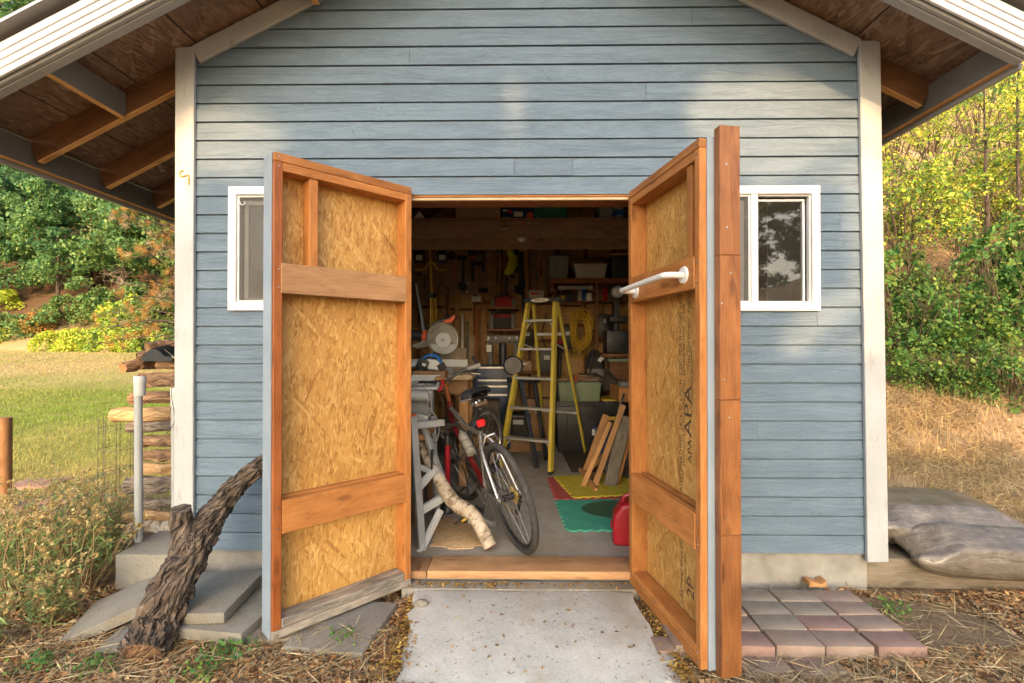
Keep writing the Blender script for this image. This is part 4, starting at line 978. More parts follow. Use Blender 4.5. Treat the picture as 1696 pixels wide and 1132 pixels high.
stack = [  # y px of centre, thickness px, left px, bark, label
 (876,26,216,'birch','white-speckled birch log, lowest but one in the pile'),(856,17,206,'peeled','pale peeled log low in the pile with a broken left end'),(834,17,238,'bark_grey','thin flat grey log low in the pile'),(804,32,212,'bark_grey','thick furrowed grey log in the lower half of the pile'),
 (778,21,232,'peeled','yellow split log above the thick grey one'),(755,21,241,'bark_brown','short brown log with rounded left end'),(732,20,236,'bark_brown','brown split log with pointed left end'),(709,20,214,'bark_grey','dark grey cracked log in the pile'),
 (688,24,187,'peeled','tan log sticking out furthest left from the pile'),(660,21,216,'bark_brown','brown log just below the pipe cap level'),(632,28,232,'bark_brown','thick split log beside the pipe cap'),
 (605,20,262,'bark_brown','reddish piece of wood near the top of the pile')]
for py, th, pl, mt, lab in stack:
    a = P(pl, py, LY); rr = th*1.02/2/ (F_PX/(LY+2.66))
    log(a, (XL-.02, LY+random.uniform(-.02,.03), a.z+random.uniform(-.004,.004)), rr*.92, rr, mt, lab)
for py, pl, pr, th, lab in ((608,205,262,20,'split log end lying crooked at the left of the pile top'),(594,226,275,20,'rough brown split log on top of the pile'),(578,244,297,20,'topmost brown log of the pile')):
    a = P(pl,py,.24); b = P(pr,py-4,.40); log(a, b, th/2/270, th/2/262, 'bark_brown', lab)
# chips between the top logs
pt = P(282,583,.34)
tb = MB(); tb.grid(lambda u,v: pt + V(-.07+.16*u, -.12+.3*v, .05*math.sin(math.pi*min(1,u*1.3)) - .03+.03*math.sin(3*v)+random.uniform(-.004,.004)), 9, 7)
tb.grid(lambda u,v: pt + V(-.085+.185*u, -.121, -.055 + v*(.055+.05*math.sin(math.pi*min(1,u*1.3)) - .03)), 9, 3)
tag(tb.build('tarp_scrap','tarp_black',None,0,True),'black tarp scrap on top of the log pile','tarp')
# pipes
for px, pyt, pyb, y, lab in ((230,623,902,.10,'grey plastic pipe with white cap standing before the log pile'),(291,642,905,.12,'grey plastic pipe with cap close to the white corner board')):
    a = P(px, pyb, y); b = P(px-1, pyt, y); a.z = .206 if px < 260 else .206
    o = thing('plastic_pipe', lab, 'pipe', a); MB().cyl((0,0,0), b-a+V(0,0,-.02), .0215, .0208, 16).build('pipe','pipe_pvc',o,0,True)
    h = (b-a).length; MB().lathe([(.0275,h-.115),(.029,h-.11),(.029,h-.045),(.031,h-.044),(.031,h-.006),(.027,h),(0,h)],(0,0,0),18).build('cap','pipe_cap',o,0,True)
# loose wire by the pile
w0 = P(290,585,.05); tag(MB().tube(smooth_path([w0+V(-.06,0,.02),w0+V(.02,-.01,-.06),w0+V(-.02,0,-.22),w0+V(.0,0,-.38),w0+V(-.05,0,-.45),w0+V(-.02,0,-.3)],6),.002,5).build('loose_wire','wire',None,0,True),'thin loose wire hanging over the end of the log pile','wire')
# leaning forked log
lg = [PF(236,1085,.03), PF(262,1030,.11), P(290,965,-.47), P(318,915,-.40), P(345,868,-.32), P(372,828,-.24), P(402,795,-.17), P(446,762,-.09)]
lg[0].z = .035
rad = [.082,.087,.081,.074,.063,.052,.046,.041]
lo = thing('leaning_log','dark rough-barked forked log leaning between the pavers and the left door','log',tuple(lg[0]))
b = lg[0]; pth = smooth_path([p-b for p in lg],5); rads = list(np.interp(np.linspace(0,7,len(pth)),range(8),rad))
m = MB().tube(pth, rads, 40, True)
st_ = [lg[3]-b+V(-.01,-.02,-.02), P(306,885,-.40)-b, P(301,866,-.40)-b, P(300,843,-.41)-b]
m2 = MB().tube(smooth_path(st_,4), list(np.interp(np.linspace(0,3,13),range(4),[.07,.055,.047,.045])), 24, True)
def roughen(m, amp):
    out = []
    vv = np.array(m.v); k = (vnoise(vv[:,0]*1.0+vv[:,1]*.6, vv[:,2]*.55+vv[:,1], 34, 3)-.5) + .8*(vnoise(vv[:,0]-vv[:,1]*.8, vv[:,2]*.9, 75, 5)-.5)
    return k*amp
def ridge_tube(path, rads, n, seed, amp):
    """a tube whose bark stands in long broken ridges"""
    rs = np.random.default_rng(seed); mm = MB().tube(path, rads, n, True)
    k = len(path); prof = rs.random((k//3+3, n)); vv = []
    for i in range(k):
        t_ = i/3; j = int(t_); fr = t_-j; row = prof[j]*(1-fr)+prof[j+1]*fr
        row = .6*row + .2*np.roll(row,1) + .2*np.roll(row,-1)
        for q in range(n):
            p = Vector(mm.v[i*n+q]); vv.append(tuple(path[i] + (p-path[i])*(1+amp*(row[q]-.5) + .05*(rs.random()-.5))))
    mm.v = vv + mm.v[len(vv):]; return mm
pth2 = smooth_path([p-b for p in lg],14); rads2 = list(np.interp(np.linspace(0,7,len(pth2)),range(8),rad))
ridge_tube(pth2, rads2, 64, 4, .62).build('bark','bark_dark',lo,0,True,ang=60)
sp2 = smooth_path(st_,7); ridge_tube(sp2, list(np.interp(np.linspace(0,3,len(sp2)),range(4),[.07,.055,.047,.045])), 30, 6, .4).build('branch_stub','bark_dark',lo,0,True,ang=60)
d0 = (pth2[1]-pth2[0]).normalized(); MB().cyl(pth2[0]-d0*.003, pth2[0]+d0*.01, .074, .076, 28).build('cut_end','bark_brown',lo)
# brick pavers right of the doors
cols = ['paver_mauve','paver_dark','paver_red','paver_mauve','paver_dark','paver_mauve','paver_red']
pal_i = 0; wn_ = ('grey','mauve','red')
for r_ in range(4):
    for c_ in range(5):
        x = .78 + .212*c_; y = -.155 - .121*r_
        mt = ('paver_dark','paver_mauve','paver_dark','paver_dark','paver_mauve', 'paver_dark','paver_mauve','paver_dark','paver_dark','paver_mauve', 'paver_mauve','paver_mauve','paver_dark','paver_red','paver_mauve', 'paver_mauve','paver_red','paver_mauve','paver_mauve','paver_red')[r_*5+c_]
        x += (.02*r_ if c_ == 4 else 0)*.2 + random.uniform(-.003,.003)
        o = MB().box((0,0,0),(.206,.115,.056)).build('brick_paver',mt,None,.006,seg=2); o.location = (x,y+random.uniform(-.003,.003),.024+random.uniform(-.004,.004)); o.rotation_euler = (R(random.uniform(-1.5,1.5)),R(random.uniform(-1.2,1.2)),R(random.uniform(-1.6,1.6)))
        cn = {'paver_dark':'grey','paver_mauve':'mauve','paver_red':'red'}[mt]
        tag(o, f'{cn} brick paver, {("back row against the foundation","second row from the foundation","third row from the foundation","front row next to the dry grass")[r_]}, {("first","second","third","fourth","rightmost")[c_]} from the doors', 'brick', 'brick pavers laid right of the doors')
for x,y,lab in ((1.02,-.62,'mauve brick paver sunk low in front of the patch, left one'),(1.24,-.625,'mauve brick paver sunk low in front of the patch, right one'),(.70,-.52,'red brick paver under the right door leaf')):
    o = MB().box((0,0,0),(.206,.105,.056)).build('brick_paver','paver_mauve',None,.006,seg=2); o.location=(x,y,-.022 if x>.8 else .0); o.rotation_euler=(0,0,R(3)); tag(o,lab,'brick','brick pavers laid right of the doors')
vb = P(1353,969,-.06); tag(MB().prism([(-.045,0),(.045,0),(.045,.035),(.02,.014),(-.03,.028),(-.045,.028)],-.03,.03,frame((vb.x,-.04,.052),(1,0,0),(0,0,1))).build('wood_scrap','clamp_wood',None,.001),'small notched wood scrap on the back row of brick pavers','scrap')
# timber and bags
tm = MB().bb(0,1.6,0,.235,0,.165).build('landscape_timber','grey_timber',None,.012,seg=2); tm.location=(1.915,.045,-.008); tm.rotation_euler=(0,R(.6),R(-.5)); tag(tm,'grey weathered landscape timber at the foot of the bank','timber')
def bag(name,label,c,sx,sy,sz,rot,seed,squash=.0):
    rs = np.random.default_rng(seed); o = thing(name,label,'bag',c,rot,'plastic soil bags on the timber'); nu,nv = 72,40; m = MB()
    ph = rs.uniform(0,6.28,8)
    def fn(u,v):
        a = u*2*math.pi; b = (v-.5)*math.pi
        ce,se = math.cos(b),math.sin(b); ca_,sa = math.cos(a),math.sin(a)
        pw = lambda t_,e: math.copysign(abs(t_)**e,t_)
        x = pw(ce,.45)*pw(ca_,.45); y = pw(ce,.45)*pw(sa,.55); z = pw(se,.8)
        edge = max(abs(x),abs(y)); z *= (1-.55*max(0,edge-.55)/.45)
        wr = .035*math.sin(4*x+ph[0]+2*y)+.02*math.sin(9*y+ph[1]+5*x)+.015*math.sin(19*x-9*y+ph[2]) + .06*math.sin(17*y+ph[3])*abs(x)**4
        z += wr*(.5+.7*edge); x *= 1+.03*math.sin(5*y+ph[4])
        return V(x*sx, y*sy, z*sz - squash*(y<0)*abs(y)*sy*.0)
    m.grid(fn,nu,nv,True); bd = m.build('bag_body','bag_plastic',o,0,True,ang=80); 
    return o
b1 = bag('soil_bag','dark clear-plastic soil bag lying on top of the other bag, red seam',(2.475,.33,.292),.50,.25,.125,(R(7),R(1.5),R(-2)),3)
MB().tube(smooth_path([(-.16,-.236,-.02),(0,-.246,-.012),(.12,-.244,-.002)],4),.011,6).build('red_seam','red_cloth',b1,0,True)
b2 = bag('soil_bag','glossy plastic soil bag hanging over the front of the timber',(2.64,.035,.195),.50,.155,.115,(R(28),R(2),R(-3)),8)
# far left: wooden post, red flagstones, wire cage
pz = PF(3,842,.0); o = thing('wooden_post','round brown wooden post at the left picture edge','post',pz); MB().tube([(0,0,-.05),(0,0,.35),(.003,0,.74)],[.062,.06,.058],16).build('shaft','brown_board',o,0,True)
for zz in (.45,.25): MB().cyl((.02,-.062,zz),(.02,-.056,zz),.008,n=8).build('knot','black_rubber',o)
for px,py,sx,sy,rz_,lab in ((62,800,.42,.3,8,'red flagstone furthest back on the path'),(28,836,.5,.28,-4,'red flagstone beside the wooden post'),(62,848,.34,.16,32,'mauve flagstone at the near end of the path'),(98,826,.22,.14,30,'small mauve flagstone right of the path')):
    c = PF(px,py,.01); o = MB().box((0,0,0),(sx,sy,.04)).build('flagstone','paver_red',None,.008,seg=2); o.location=(c.x,c.y,float(gh(c.x,c.y))+.006); o.rotation_euler=(0,0,R(rz_)); tag(o,lab,'flagstone','flagstones of the path at left')
cg = PF(195,832,0); o = thing('wire_cage','dark wire plant cage standing before the lawn','cage',cg)
for k in range(8):
    a = k*math.pi/4; MB().tube([(math.cos(a)*.13,math.sin(a)*.13,-.02),(math.cos(a)*.13,math.sin(a)*.13,.72)],.0022,4).build('upright_wire','wire',o)
for zz in (.1,.28,.46,.64): MB().tube(arc((0,0,zz),.13,0,2*math.pi,25,(1,0,0),(0,1,0))[:-1],.0022,4,closed=True).build('ring_wire','wire',o)
# weeds at lower left: seed-headed clumps
def weed(label,c,h,n,seed):
    rs = random.Random(seed); o = thing('weed_clump',label,'weed',c,0,'dry flowering weeds by the log pile'); m = MB(); lc=[]; ld=[]; hd=[]
    for i in range(n):
        a = rs.uniform(0,6.28); sp = rs.uniform(.05,.62)*h; hh = h*rs.uniform(.45,1.05); e = V(math.cos(a)*sp,math.sin(a)*sp*.8,hh); s_ = V(math.cos(a)*.06*rs.random(),math.sin(a)*.06*rs.random(),0)
        pts = smooth_path([s_, s_.lerp(e,.5)+V(rs.gauss(0,.03),rs.gauss(0,.03),hh*.1), e],3); m.tube(pts,[.0034*(1-.09*k) for k in range(len(pts))],4,False)
        for k in range(23):
            q = rs.uniform(.12,1); p = s_.lerp(e,q)+V(rs.gauss(0,.028),rs.gauss(0,.028),rs.gauss(0,.02)+hh*.08*math.sin(q*3.1)); lc.append((*p,q)); ld.append((rs.gauss(0,1),rs.gauss(0,1),.6))
        for k in range(rs.randint(1,3)): hd.append(tuple(e+V(rs.gauss(0,.03),rs.gauss(0,.03),rs.gauss(0,.02))))
    m.build('stems','straw_brown',o,0,True)
    lc = np.array(lc); q = lc[:,3]; pal = np.where((q<.30)[:,None],np.array([.40,.27,.14]),np.array([.27,.38,.14]))*RNG.uniform(.65,1.35,(len(q),1))
    co,f,cc = leaves(lc[:,:3],RNG.uniform(.028,.065,len(q)),[(1,1,1)],.2,.13,.1,np.array(ld),.2); link(np_mesh('leaves',co,f,'leaf',np.repeat(pal,4,0)),'leaves',o)
    hd = np.array(hd); cent = np.repeat(hd,9,0)+RNG.normal(size=(len(hd)*9,3))*.006; tag(link(_cm2('flower_heads',cent,RNG.uniform(.012,.022,len(cent)),[(.66,.50,.20),(.56,.38,.15),(.70,.58,.32)],.8,.7),'flower_heads',o),kind='stuff')
pm('straw_brown',(.28,.17,.08),(.46,.33,.18),9,.9)
for k,(x,y,h,n,lab) in enumerate(((-2.36,-.06,.46,44,'dry brown-stemmed weed right beside the concrete block'),(-2.55,-.20,.54,64,'tallest grey-green weed clump with yellow heads'),(-2.24,-.38,.30,34,'low weed in front of the tilted paver'),(-2.72,-.02,.52,60,'weed clump with many yellow heads near the path'),(-2.56,.30,.48,46,'weed clump behind the tall one before the wire cage'),(-2.32,-.62,.28,26,'small weed nearest the camera at left'),(-2.75,.35,.55,40,'weed clump at left picture edge'),(-2.9,.05,.55,40,'outermost weed clump at left'))):
    weed(lab,(x,y,float(gh(x,y))-.01),h,n,200+k)
for k,(px,py,lab) in enumerate(((362,1098,'small green weed in the leaf litter below the pavers'),(395,1075,'small green weed beside the left door foot'),(568,1065,'tiny weed sprout against the paver under the door'),(60,1105,'small green weed at the lower left corner'),(160,1112,'small green weed left of the log foot'),(330,1122,'small green weed low before the pavers'),(1478,1012,'small green weed in the dirt right of the pavers'))):
    c = PF(px,py,0); o = thing('small_weed',lab,'weed',(c.x,c.y,float(gh(c.x,c.y))),0,'small green weeds in the litter'); n = 110
    cc = RNG.normal(size=(n,3))*np.array([.045,.035,.018])+np.array([0,0,.028]); link(_cm2('leaves',cc,RNG.uniform(.012,.026,n),G_SHRUB,.9,.8),'leaves',o)
# stone and bits on the apron
sc_ = PF(698,1004,.03); o = MB().lathe([(0,-.012),(.024,-.01),(.032,.004),(.022,.018),(0,.024)],(0,0,0),9).build('stone','paver_grey',None,0,True,ang=70); o.location=(sc_.x,sc_.y,sc_.z+.01); o.scale=(1.15,.8,.9); tag(o,'small grey stone on the back left of the concrete apron','stone')
# ================================================================ litter, straw and grass
def scatter(n, x0,x1,y0,y1, ok, lift=.004):
    p = np.stack([RNG.uniform(x0,x1,n),RNG.uniform(y0,y1,n)],-1); k = ok(p[:,0],p[:,1]); p = p[k]; return np.concatenate([p,(gh(p[:,0],p[:,1])+lift)[:,None]],1)
off_apron = lambda x,y: ~((x>-.52)&(x<.64)&(y>-.75)&(y<.0)) & (y<.0) & ~((x>.68)&(x<1.75)&(y>-.57)&(y<-.09))
L_PAL = [(.54,.26,.095),(.42,.19,.075),(.62,.37,.16),(.30,.15,.07),(.66,.49,.26),(.50,.34,.19)]
p = scatter(42000,-2.7,2.9,-1.25,.0,lambda x,y: off_apron(x,y)&(vnoise(x,y,2.5,7)+.45*(x<0.7)-.12*(x>1.7)*(y>-.5)>.40),.006); n = len(p); d = RNG.normal(size=(n,3)); d[:,2]*=.18
p[:,2] += RNG.random(n)*.012
# litter along the apron edges and the sill, drifted leaves
e = np.concatenate([np.stack([RNG.normal(-.52,.03,900),RNG.uniform(-.75,-.05,900)],-1), np.stack([RNG.normal(.66,.03,500),RNG.uniform(-.75,-.15,500)],-1)])
e = np.concatenate([e,(np.full(len(e),.012)+RNG.random(len(e))*.015)[:,None]],1)
s2 = np.stack([RNG.uniform(-.62,.62,520)**1,RNG.normal(-.055,.022,520)],-1); s2 = s2[(s2[:,1]<-.03)&(RNG.random(520)<np.where(s2[:,0]<-.05,1,.25))]; s2 = np.concatenate([s2,np.full((len(s2),1),.05)],1)
s3 = np.stack([RNG.uniform(-.45,.6,60),RNG.uniform(-.7,-.1,60)],-1); s3 = np.concatenate([s3,(.046+.055*(s3[:,1:2]+.1))],1)
e2 = np.concatenate([e,s2,s3]); d2 = RNG.normal(size=(len(e2),3)); d2[:,2]*=.12
A = leaves(p,RNG.uniform(.012,.036,n),L_PAL,1.6,.55,.22,d,.05); B = leaves(e2,RNG.uniform(.008,.026,len(e2)),[(.50,.30,.05),(.36,.19,.06),(.58,.40,.10),(.28,.14,.05)],1.8,.5,.2,d2,.05)
tag(link(np_mesh('fallen_leaves',*merge(A,B)[:2],'litter',merge(A,B)[2]) if False else (lambda M_: np_mesh('fallen_leaves',M_[0],M_[1],'litter',M_[2]))(merge(A,B)),'fallen_leaves'),kind='stuff',label='brown and orange fallen leaves littering the ground')
# straw: thin dry stalks lying about, denser on the right
p = scatter(13000,.6,3.4,-1.3,.02,lambda x,y: off_apron(x,y)&(RNG.random(len(x))<np.where((y<-.52),1,.28)),.012); q = scatter(5200,-2.6,-.5,-1.25,-.4,off_apron,.008)
bk = scatter(60000,1.98,5.2,.3,3.1,lambda x,y: vnoise(x,y,2.6,9)>.28,.015); al = np.concatenate([p,q,bk]); n = len(al); al[:,2] += RNG.random(n)*.03
d = RNG.normal(size=(n,3)); d[:,2] = np.abs(d[:,2])*.25; d[len(p)+len(q):,2] += .15
S_ = leaves(al,RNG.uniform(.05,.20,n),[(.48,.39,.23),(.58,.49,.31),(.30,.215,.115),(.40,.30,.16),(.17,.11,.06)],.5,.024,.0,d,.1)
tag(link(np_mesh('dry_straw',S_[0],S_[1],'straw',S_[2]),'dry_straw'),kind='stuff',label='pale dry straw and grass stalks on the bank and ground')
bp = scatter(16000,1.98,5.0,.32,3.2,lambda x,y: vnoise(x,y,2.2,12)>.5,.0); S2 = blades(bp,RNG.uniform(.05,.22,len(bp)),.0012,[(.50,.40,.22),(.58,.46,.26),(.40,.29,.14),(.34,.30,.12)],1.1,.8)
tag(link(np_mesh('dry_grass',S2[0],S2[1],'straw',S2[2]),'dry_grass'),kind='stuff',label='tufts of dry grass on the bank')
bl_ = scatter(5000,1.98,5.0,.3,3.0,lambda x,y: vnoise(x,y,3.1,14)>.35,.02); S3 = leaves(bl_,RNG.uniform(.012,.035,len(bl_)),L_PAL,1.2,.5,.2); tag(link(np_mesh('bank_leaves',S3[0],S3[1],'litter',S3[2]),'bank_leaves'),kind='stuff',label='orange fallen leaves on the bank')
# lawn blades
r_ = np.sqrt(RNG.uniform(4.2**2,27**2,70000)); r_ = np.where(RNG.random(70000)<.55,RNG.uniform(4.0,11,70000),r_); sx_ = RNG.uniform(-1.45,-.62,70000); lp = np.stack([sx_*r_,r_-2.66],-1); lp = lp[(lp[:,0]<-2.0)&(lp[:,1]>1.2+.8*vnoise(lp[:,0],lp[:,1],1.2,3))&(lp[:,1]<24)]
lp = np.concatenate([lp,gh(lp[:,0],lp[:,1])[:,None]],1); far = np.clip((lp[:,1]-2)/14,0,1)
LB = blades(lp,RNG.uniform(.025,.06,len(lp))*(1+.5*far),.0025+.006*far,[(1,1,1)],.9,.6)
g1 = np.array([.19,.30,.05]); g2 = np.array([.44,.36,.15]); kk = np.clip(vnoise(lp[:,0],lp[:,1]*.35,.6,6)*1.3-.5+.85*sst(9,13,lp[:,1])+.3*sst(3.5,1.5,lp[:,1])+RNG.normal(0,.12,len(lp)),0,1)[:,None]
tag(link(np_mesh('lawn_grass',LB[0],LB[1],'leaf',np.repeat((g1*(1-kk)+g2*kk)*RNG.uniform(.75,1.25,(len(lp),1)),6,0)),'lawn_grass'),kind='stuff',label='short yellow-green lawn grass')
mp = scatter(3000,-4.6,-2.0,.2,2.4,lambda x,y: vnoise(x,y,2.0,15)>.5); LB = blades(mp,RNG.uniform(.03,.10,len(mp)),.003,[(.14,.22,.05),(.22,.26,.07),(.40,.32,.14)],.9,.6); tag(link(np_mesh('path_grass',LB[0],LB[1],'leaf',LB[2]),'path_grass'),kind='stuff',label='grass tufts between path and log pile')
# ================================================================ things inside
FZ = .085
def S(Y): return F_PX/(Y+2.66)
# ---- bicycle: local x forward, z up, y left; origin at the rear tyre's contact point
WR = .342
bike = thing('bicycle','silver and dark red bicycle with its rear wheel toward the door','bicycle')
ct = PF(863,911,FZ); bike.location = ct
bike.rotation_euler = Euler((R(-13.5),0,R(90+25)),'XYZ')
def wheel(par, c, steer=0, rear=False):
    M_ = Matrix.Rotation(steer,3,'Z'); c = Vector(c); ux = M_@V(1,0,0); ax = M_@V(0,1,0)
    ty = MB().tube(arc(c,WR-.021,0,2*math.pi,57,ux,(0,0,1))[:-1],.0205,10,closed=True).build('tyre','tyre',par,0,True)
    m = MB(); n = 56
    for k in range(n):
        pass
    rim = MB().tube(arc(c,WR-.048,0,2*math.pi,57,ux,(0,0,1))[:-1],.0105,8,closed=True).build('rim','black_metal' if rear else 'steel',par,0,True)
    for k in range(28):
        a = 2*math.pi*k/28; s_ = 1 if k%2 else -1; e = c+ux*math.cos(a)*(WR-.055)+V(0,0,1)*math.sin(a)*(WR-.055); b = a+(.9 if (k//2)%2 else -.9)
        MB().tube([c+ax*s_*.03+ux*math.cos(b)*.022+V(0,0,1)*math.sin(b)*.022, e],.0011,4,False).build('spoke','steel',par)
    MB().tube([c-ax*.058,c-ax*.04,c-ax*.035,c,c+ax*.035,c+ax*.04,c+ax*.058],[.008,.011,.023,.017,.023,.011,.008],12).build('hub','black_metal',par,0,True)
    return ty
RH = V(0,0,WR); FH = V(1.05,0,WR)
wheel(bike,RH,0,True); wheel(bike,FH,R(16))
BBk = V(.43,0,.285); ST = V(.26,0,.72); SP = V(.225,0,.895); HT = V(.86,0,.82); HB = V(.90,0,.68)
def tb_(nm, mt, pts, r, n=10): return MB().tube(pts,r,n).build(nm,mt,bike,0,True)
tb_('seat_tube','silver_paint',[BBk,ST],.0165); tb_('top_tube','silver_paint',smooth_path([ST+V(.01,0,-.03),V(.55,0,.705),HT+V(0,0,-.02)],5),.0165); tb_('down_tube','dark_red_paint',[BBk,HB],.021)
tb_('head_tube','dark_red_paint',[HB+V(.012,0,-.03),HT+V(-.012,0,.03)],.022)
for s in (-1,1):
    tb_('chain_stay','silver_paint',[BBk+V(0,s*.03,0),V(.2,s*.05,WR-.03),RH+V(0,s*.066,0)],.0105); tb_('seat_stay','silver_paint',smooth_path([ST+V(-.005,s*.016,-.03),V(.16,s*.052,.60),RH+V(.01,s*.068,.01)],4),.0105)
    tb_('fork_blade','silver_paint',smooth_path([HB+V(.02,s*.05,-.03),V(.96,s*.058,.52),FH+V(-.0,s*.06,0)],4),.0115)
    o = MB().lathe([(.0,-.004),(.02,-.004),(.02,.004),(0,.004)],RH+V(0,s*.068,0),12,Matrix.Rotation(R(90),3,'X')).build('dropout','steel',bike)
tb_('fork_crown','silver_paint',[HB+V(.02,-.055,-.03),HB+V(.02,.055,-.03)],.017)
tb_('seat_post','black_metal',[ST,SP],.0135)
# saddle
def sad(u,v):
    x = -.135+.275*u; wd = .088*(1-sst(.25,.85,np.array(u)))+.022; a = v*2*math.pi
    h = .03*math.sin(min(1,u*1.1+.25)*math.pi*.8)+.016; pw = lambda t_,e: math.copysign(abs(t_)**e,t_)
    k = math.sin(max(.02,min(.98,u))*math.pi)**.25
    return SP+V(.02,0,.065)+V(x, float(wd)*pw(math.cos(a),.8)*k, (h if math.sin(a)>0 else .034)*pw(math.sin(a),.7)*k + .018*(1-u)**3)
sd = MB().grid(sad,18,24).build('saddle','saddle_black' if 'saddle_black' in MAT else 'black_plastic',bike,0,True,ang=60)
MB().tube([sad(u,.99)+V(0,.002,-.012) for u in np.linspace(.02,.98,14)],.006,6).build('saddle_trim','silver_paint',sd,0,True); MB().tube([sad(u,.51)+V(0,-.002,-.012) for u in np.linspace(.02,.98,14)],.006,6).build('saddle_trim','silver_paint',sd,0,True)
MB().tube([SP+V(-.10,-.03,.035),SP+V(-.03,-.025,.01),SP+V(.05,-.02,.015)],.006,6).tube([SP+V(-.10,.03,.035),SP+V(-.03,.025,.01),SP+V(.05,.02,.015)],.006,6).box(SP+V(0,0,.012),(.045,.06,.03)).box(SP+V(-.09,0,.02),(.03,.08,.02)).build('saddle_rails','chrome',bike,0,True)
box1('rear_light','red_light',bike,ST+V(-.045,0,.055),(.035,.055,.045),None,.008)
# handlebar, stem, grips, levers
SB = HT+V(-.03,0,.17); tb_('stem','copper',[HT+V(-.012,0,.03),SB,SB+V(.07,0,.02)],.016)
hbp = SB+V(.07,0,.02); tb_('handlebar','black_metal',smooth_path([hbp+V(-.07,-.30,.045),hbp+V(-.02,-.18,.035),hbp+V(0,-.05,0),hbp+V(0,.05,0),hbp+V(-.02,.18,.035),hbp+V(-.07,.30,.045)],5),.0115)
for s in (-1,1):
    g0,g1 = hbp+V(-.07,s*.30,.045), hbp+V(-.036,s*.20,.038); tb_('grip','cable_grey',[g0,g1],[.018,.017],12); tb_('brake_lever','steel',smooth_path([g1+V(.02,0,-.01),g1+V(.045,s*.03,-.04),g0+V(.05,0,-.075)],4),.006,7)
    tb_('bar_end','black_rubber',[g0,g0+V(.05,0,.015),g0+V(.11,-s*.01,.06)],.0125)
    tb_('brake_cable','black_rubber',smooth_path([g1+V(.02,-s*.03,0),SB+V(.16,s*.12,.02),SB+V(.15,s*.03,-.10),HB+V(.04,s*.02,.0)],6),.0028,5)
# brakes, gears
tb_('brake_arms','steel',[V(.115,-.055,.66),V(.10,-.03,.715),V(.10,.03,.715),V(.115,.055,.66)],.008,7)
for k,(rr,yy) in enumerate(((.032,-.048),(.040,-.042),(.048,-.036),(.056,-.030))):
    MB().lathe([(.014,-.0012),(rr,-.0012),(rr,.0012),(.014,.0012)],RH+V(0,yy,0),28,Matrix.Rotation(R(90),3,'X')).build('sprocket','brass',bike)
for rr,yy in ((.085,-.052),(.066,-.046)): MB().lathe([(rr-.018,-.0012),(rr,-.0012),(rr,.0012),(rr-.018,.0012)],BBk+V(0,yy,0),34,Matrix.Rotation(R(90),3,'X')).build('chainring','black_metal',bike)
dl_ = RH+V(.02,-.05,-.04); tb_('derailleur','black_metal',smooth_path([RH+V(0,-.07,-.015),dl_+V(-.01,-.02,0),dl_+V(.03,-.005,-.085)],4),.012,8); 
for q in (dl_+V(.0,0,-.015),dl_+V(.045,0,-.10)): MB().lathe([(0,-.004),(.017,-.004),(.017,.004),(0,.004)],q,14,Matrix.Rotation(R(90),3,'X')).build('jockey_wheel','black_plastic',bike)
tb_('chain','brass',[RH+V(0,-.04,.05),BBk+V(0,-.05,.083)],.004,5); tb_('chain','brass',[dl_+V(.045,0,-.117),BBk+V(0,-.05,-.083)],.004,5)
cr = BBk+V(0,0,0)
for s,a in ((-1,R(20)),(1,R(200))):
    e = cr+V(math.cos(a)*.17,s*.075,math.sin(a)*.17); tb_('crank_arm','steel',[cr+V(0,s*.06,0),e],.011,8)
    pd = MB().box(e+V(0,s*.05,0),(.085,.012,.022)).box(e+V(0,s*.095,0),(.085,.012,.022)).box(e+V(.038,s*.073,0),(.012,.056,.022)).box(e+V(-.038,s*.073,0),(.012,.056,.022)).tube([e,e+V(0,s*.1,0)],.009,8).build('pedal','black_metal',bike)
bo = BBk.lerp(HB,.55)+V(-.045,0,.055); dv = (HB-BBk).normalized(); MB().tube([bo-dv*.10,bo-dv*.095,bo,bo+dv*.02,bo+dv*.03,bo+dv*.075,bo+dv*.095,bo+dv*.10,bo+dv*.12],[.02,.035,.036,.031,.036,.035,.024,.014,.012],16).build('water_bottle','bottle',bike,0,True)
MB().tube([bo-dv*.10+V(.01,.034,-.02),bo+dv*.02+V(.0,.038,0)],.003,5).tube([bo-dv*.10+V(.01,-.034,-.02),bo+dv*.02+V(0,-.038,0)],.003,5).tube(arc(bo-dv*.06,.038,0,6.28,17,(0,1,0),dv.cross(V(0,1,0)))[:-1],.003,5,closed=True).build('bottle_cage','steel',bike,0,True)
tb_('kick_stand','black_metal',[BBk+V(-.08,.03,-.01),BBk+V(-.10,.16,-.27)],.008,7)
# second wheel behind
o = thing('spare_bicycle_wheel','second thin bicycle wheel standing behind the bicycle frame','wheel',(-.30,1.75,FZ),R(65)); wheel(o,(0,0,WR))
# ---- birch log and small things on the floor at left
bl2 = [P(686,722,.75),P(702,748,.66),P(727,795,.50),P(752,832,.42),P(785,855,.34),P(812,893,.27)]; bl2[-1].z = FZ+.03
o = thing('birch_log','crooked pale birch log leaning in front of the bicycle','log',tuple(bl2[-1])); q = [p-bl2[-1] for p in bl2]; pq = smooth_path(q,8); ridge_tube(pq,list(np.interp(np.linspace(0,5,len(pq)),range(6),[.030,.038,.043,.046,.044,.041])),26,11,.10).build('bark','birch',o,0,True,ang=60); dn = (pq[-1]-pq[-2]).normalized(); MB().cyl(pq[-1]-dn*.005,pq[-1]+dn*.003,.038,n=20).build('cut_end','end_grain',o)
tw = pq[len(pq)*3//5]; MB().tube([tw,tw+V(-.05,-.02,.045)],[.02,.014],10).build('branch_stub','birch',o,0,True)
sdv = [PF(735,858,FZ),PF(800,872,FZ),PF(818,900,FZ),PF(760,912,FZ),PF(715,905,FZ),PF(722,875,FZ)]
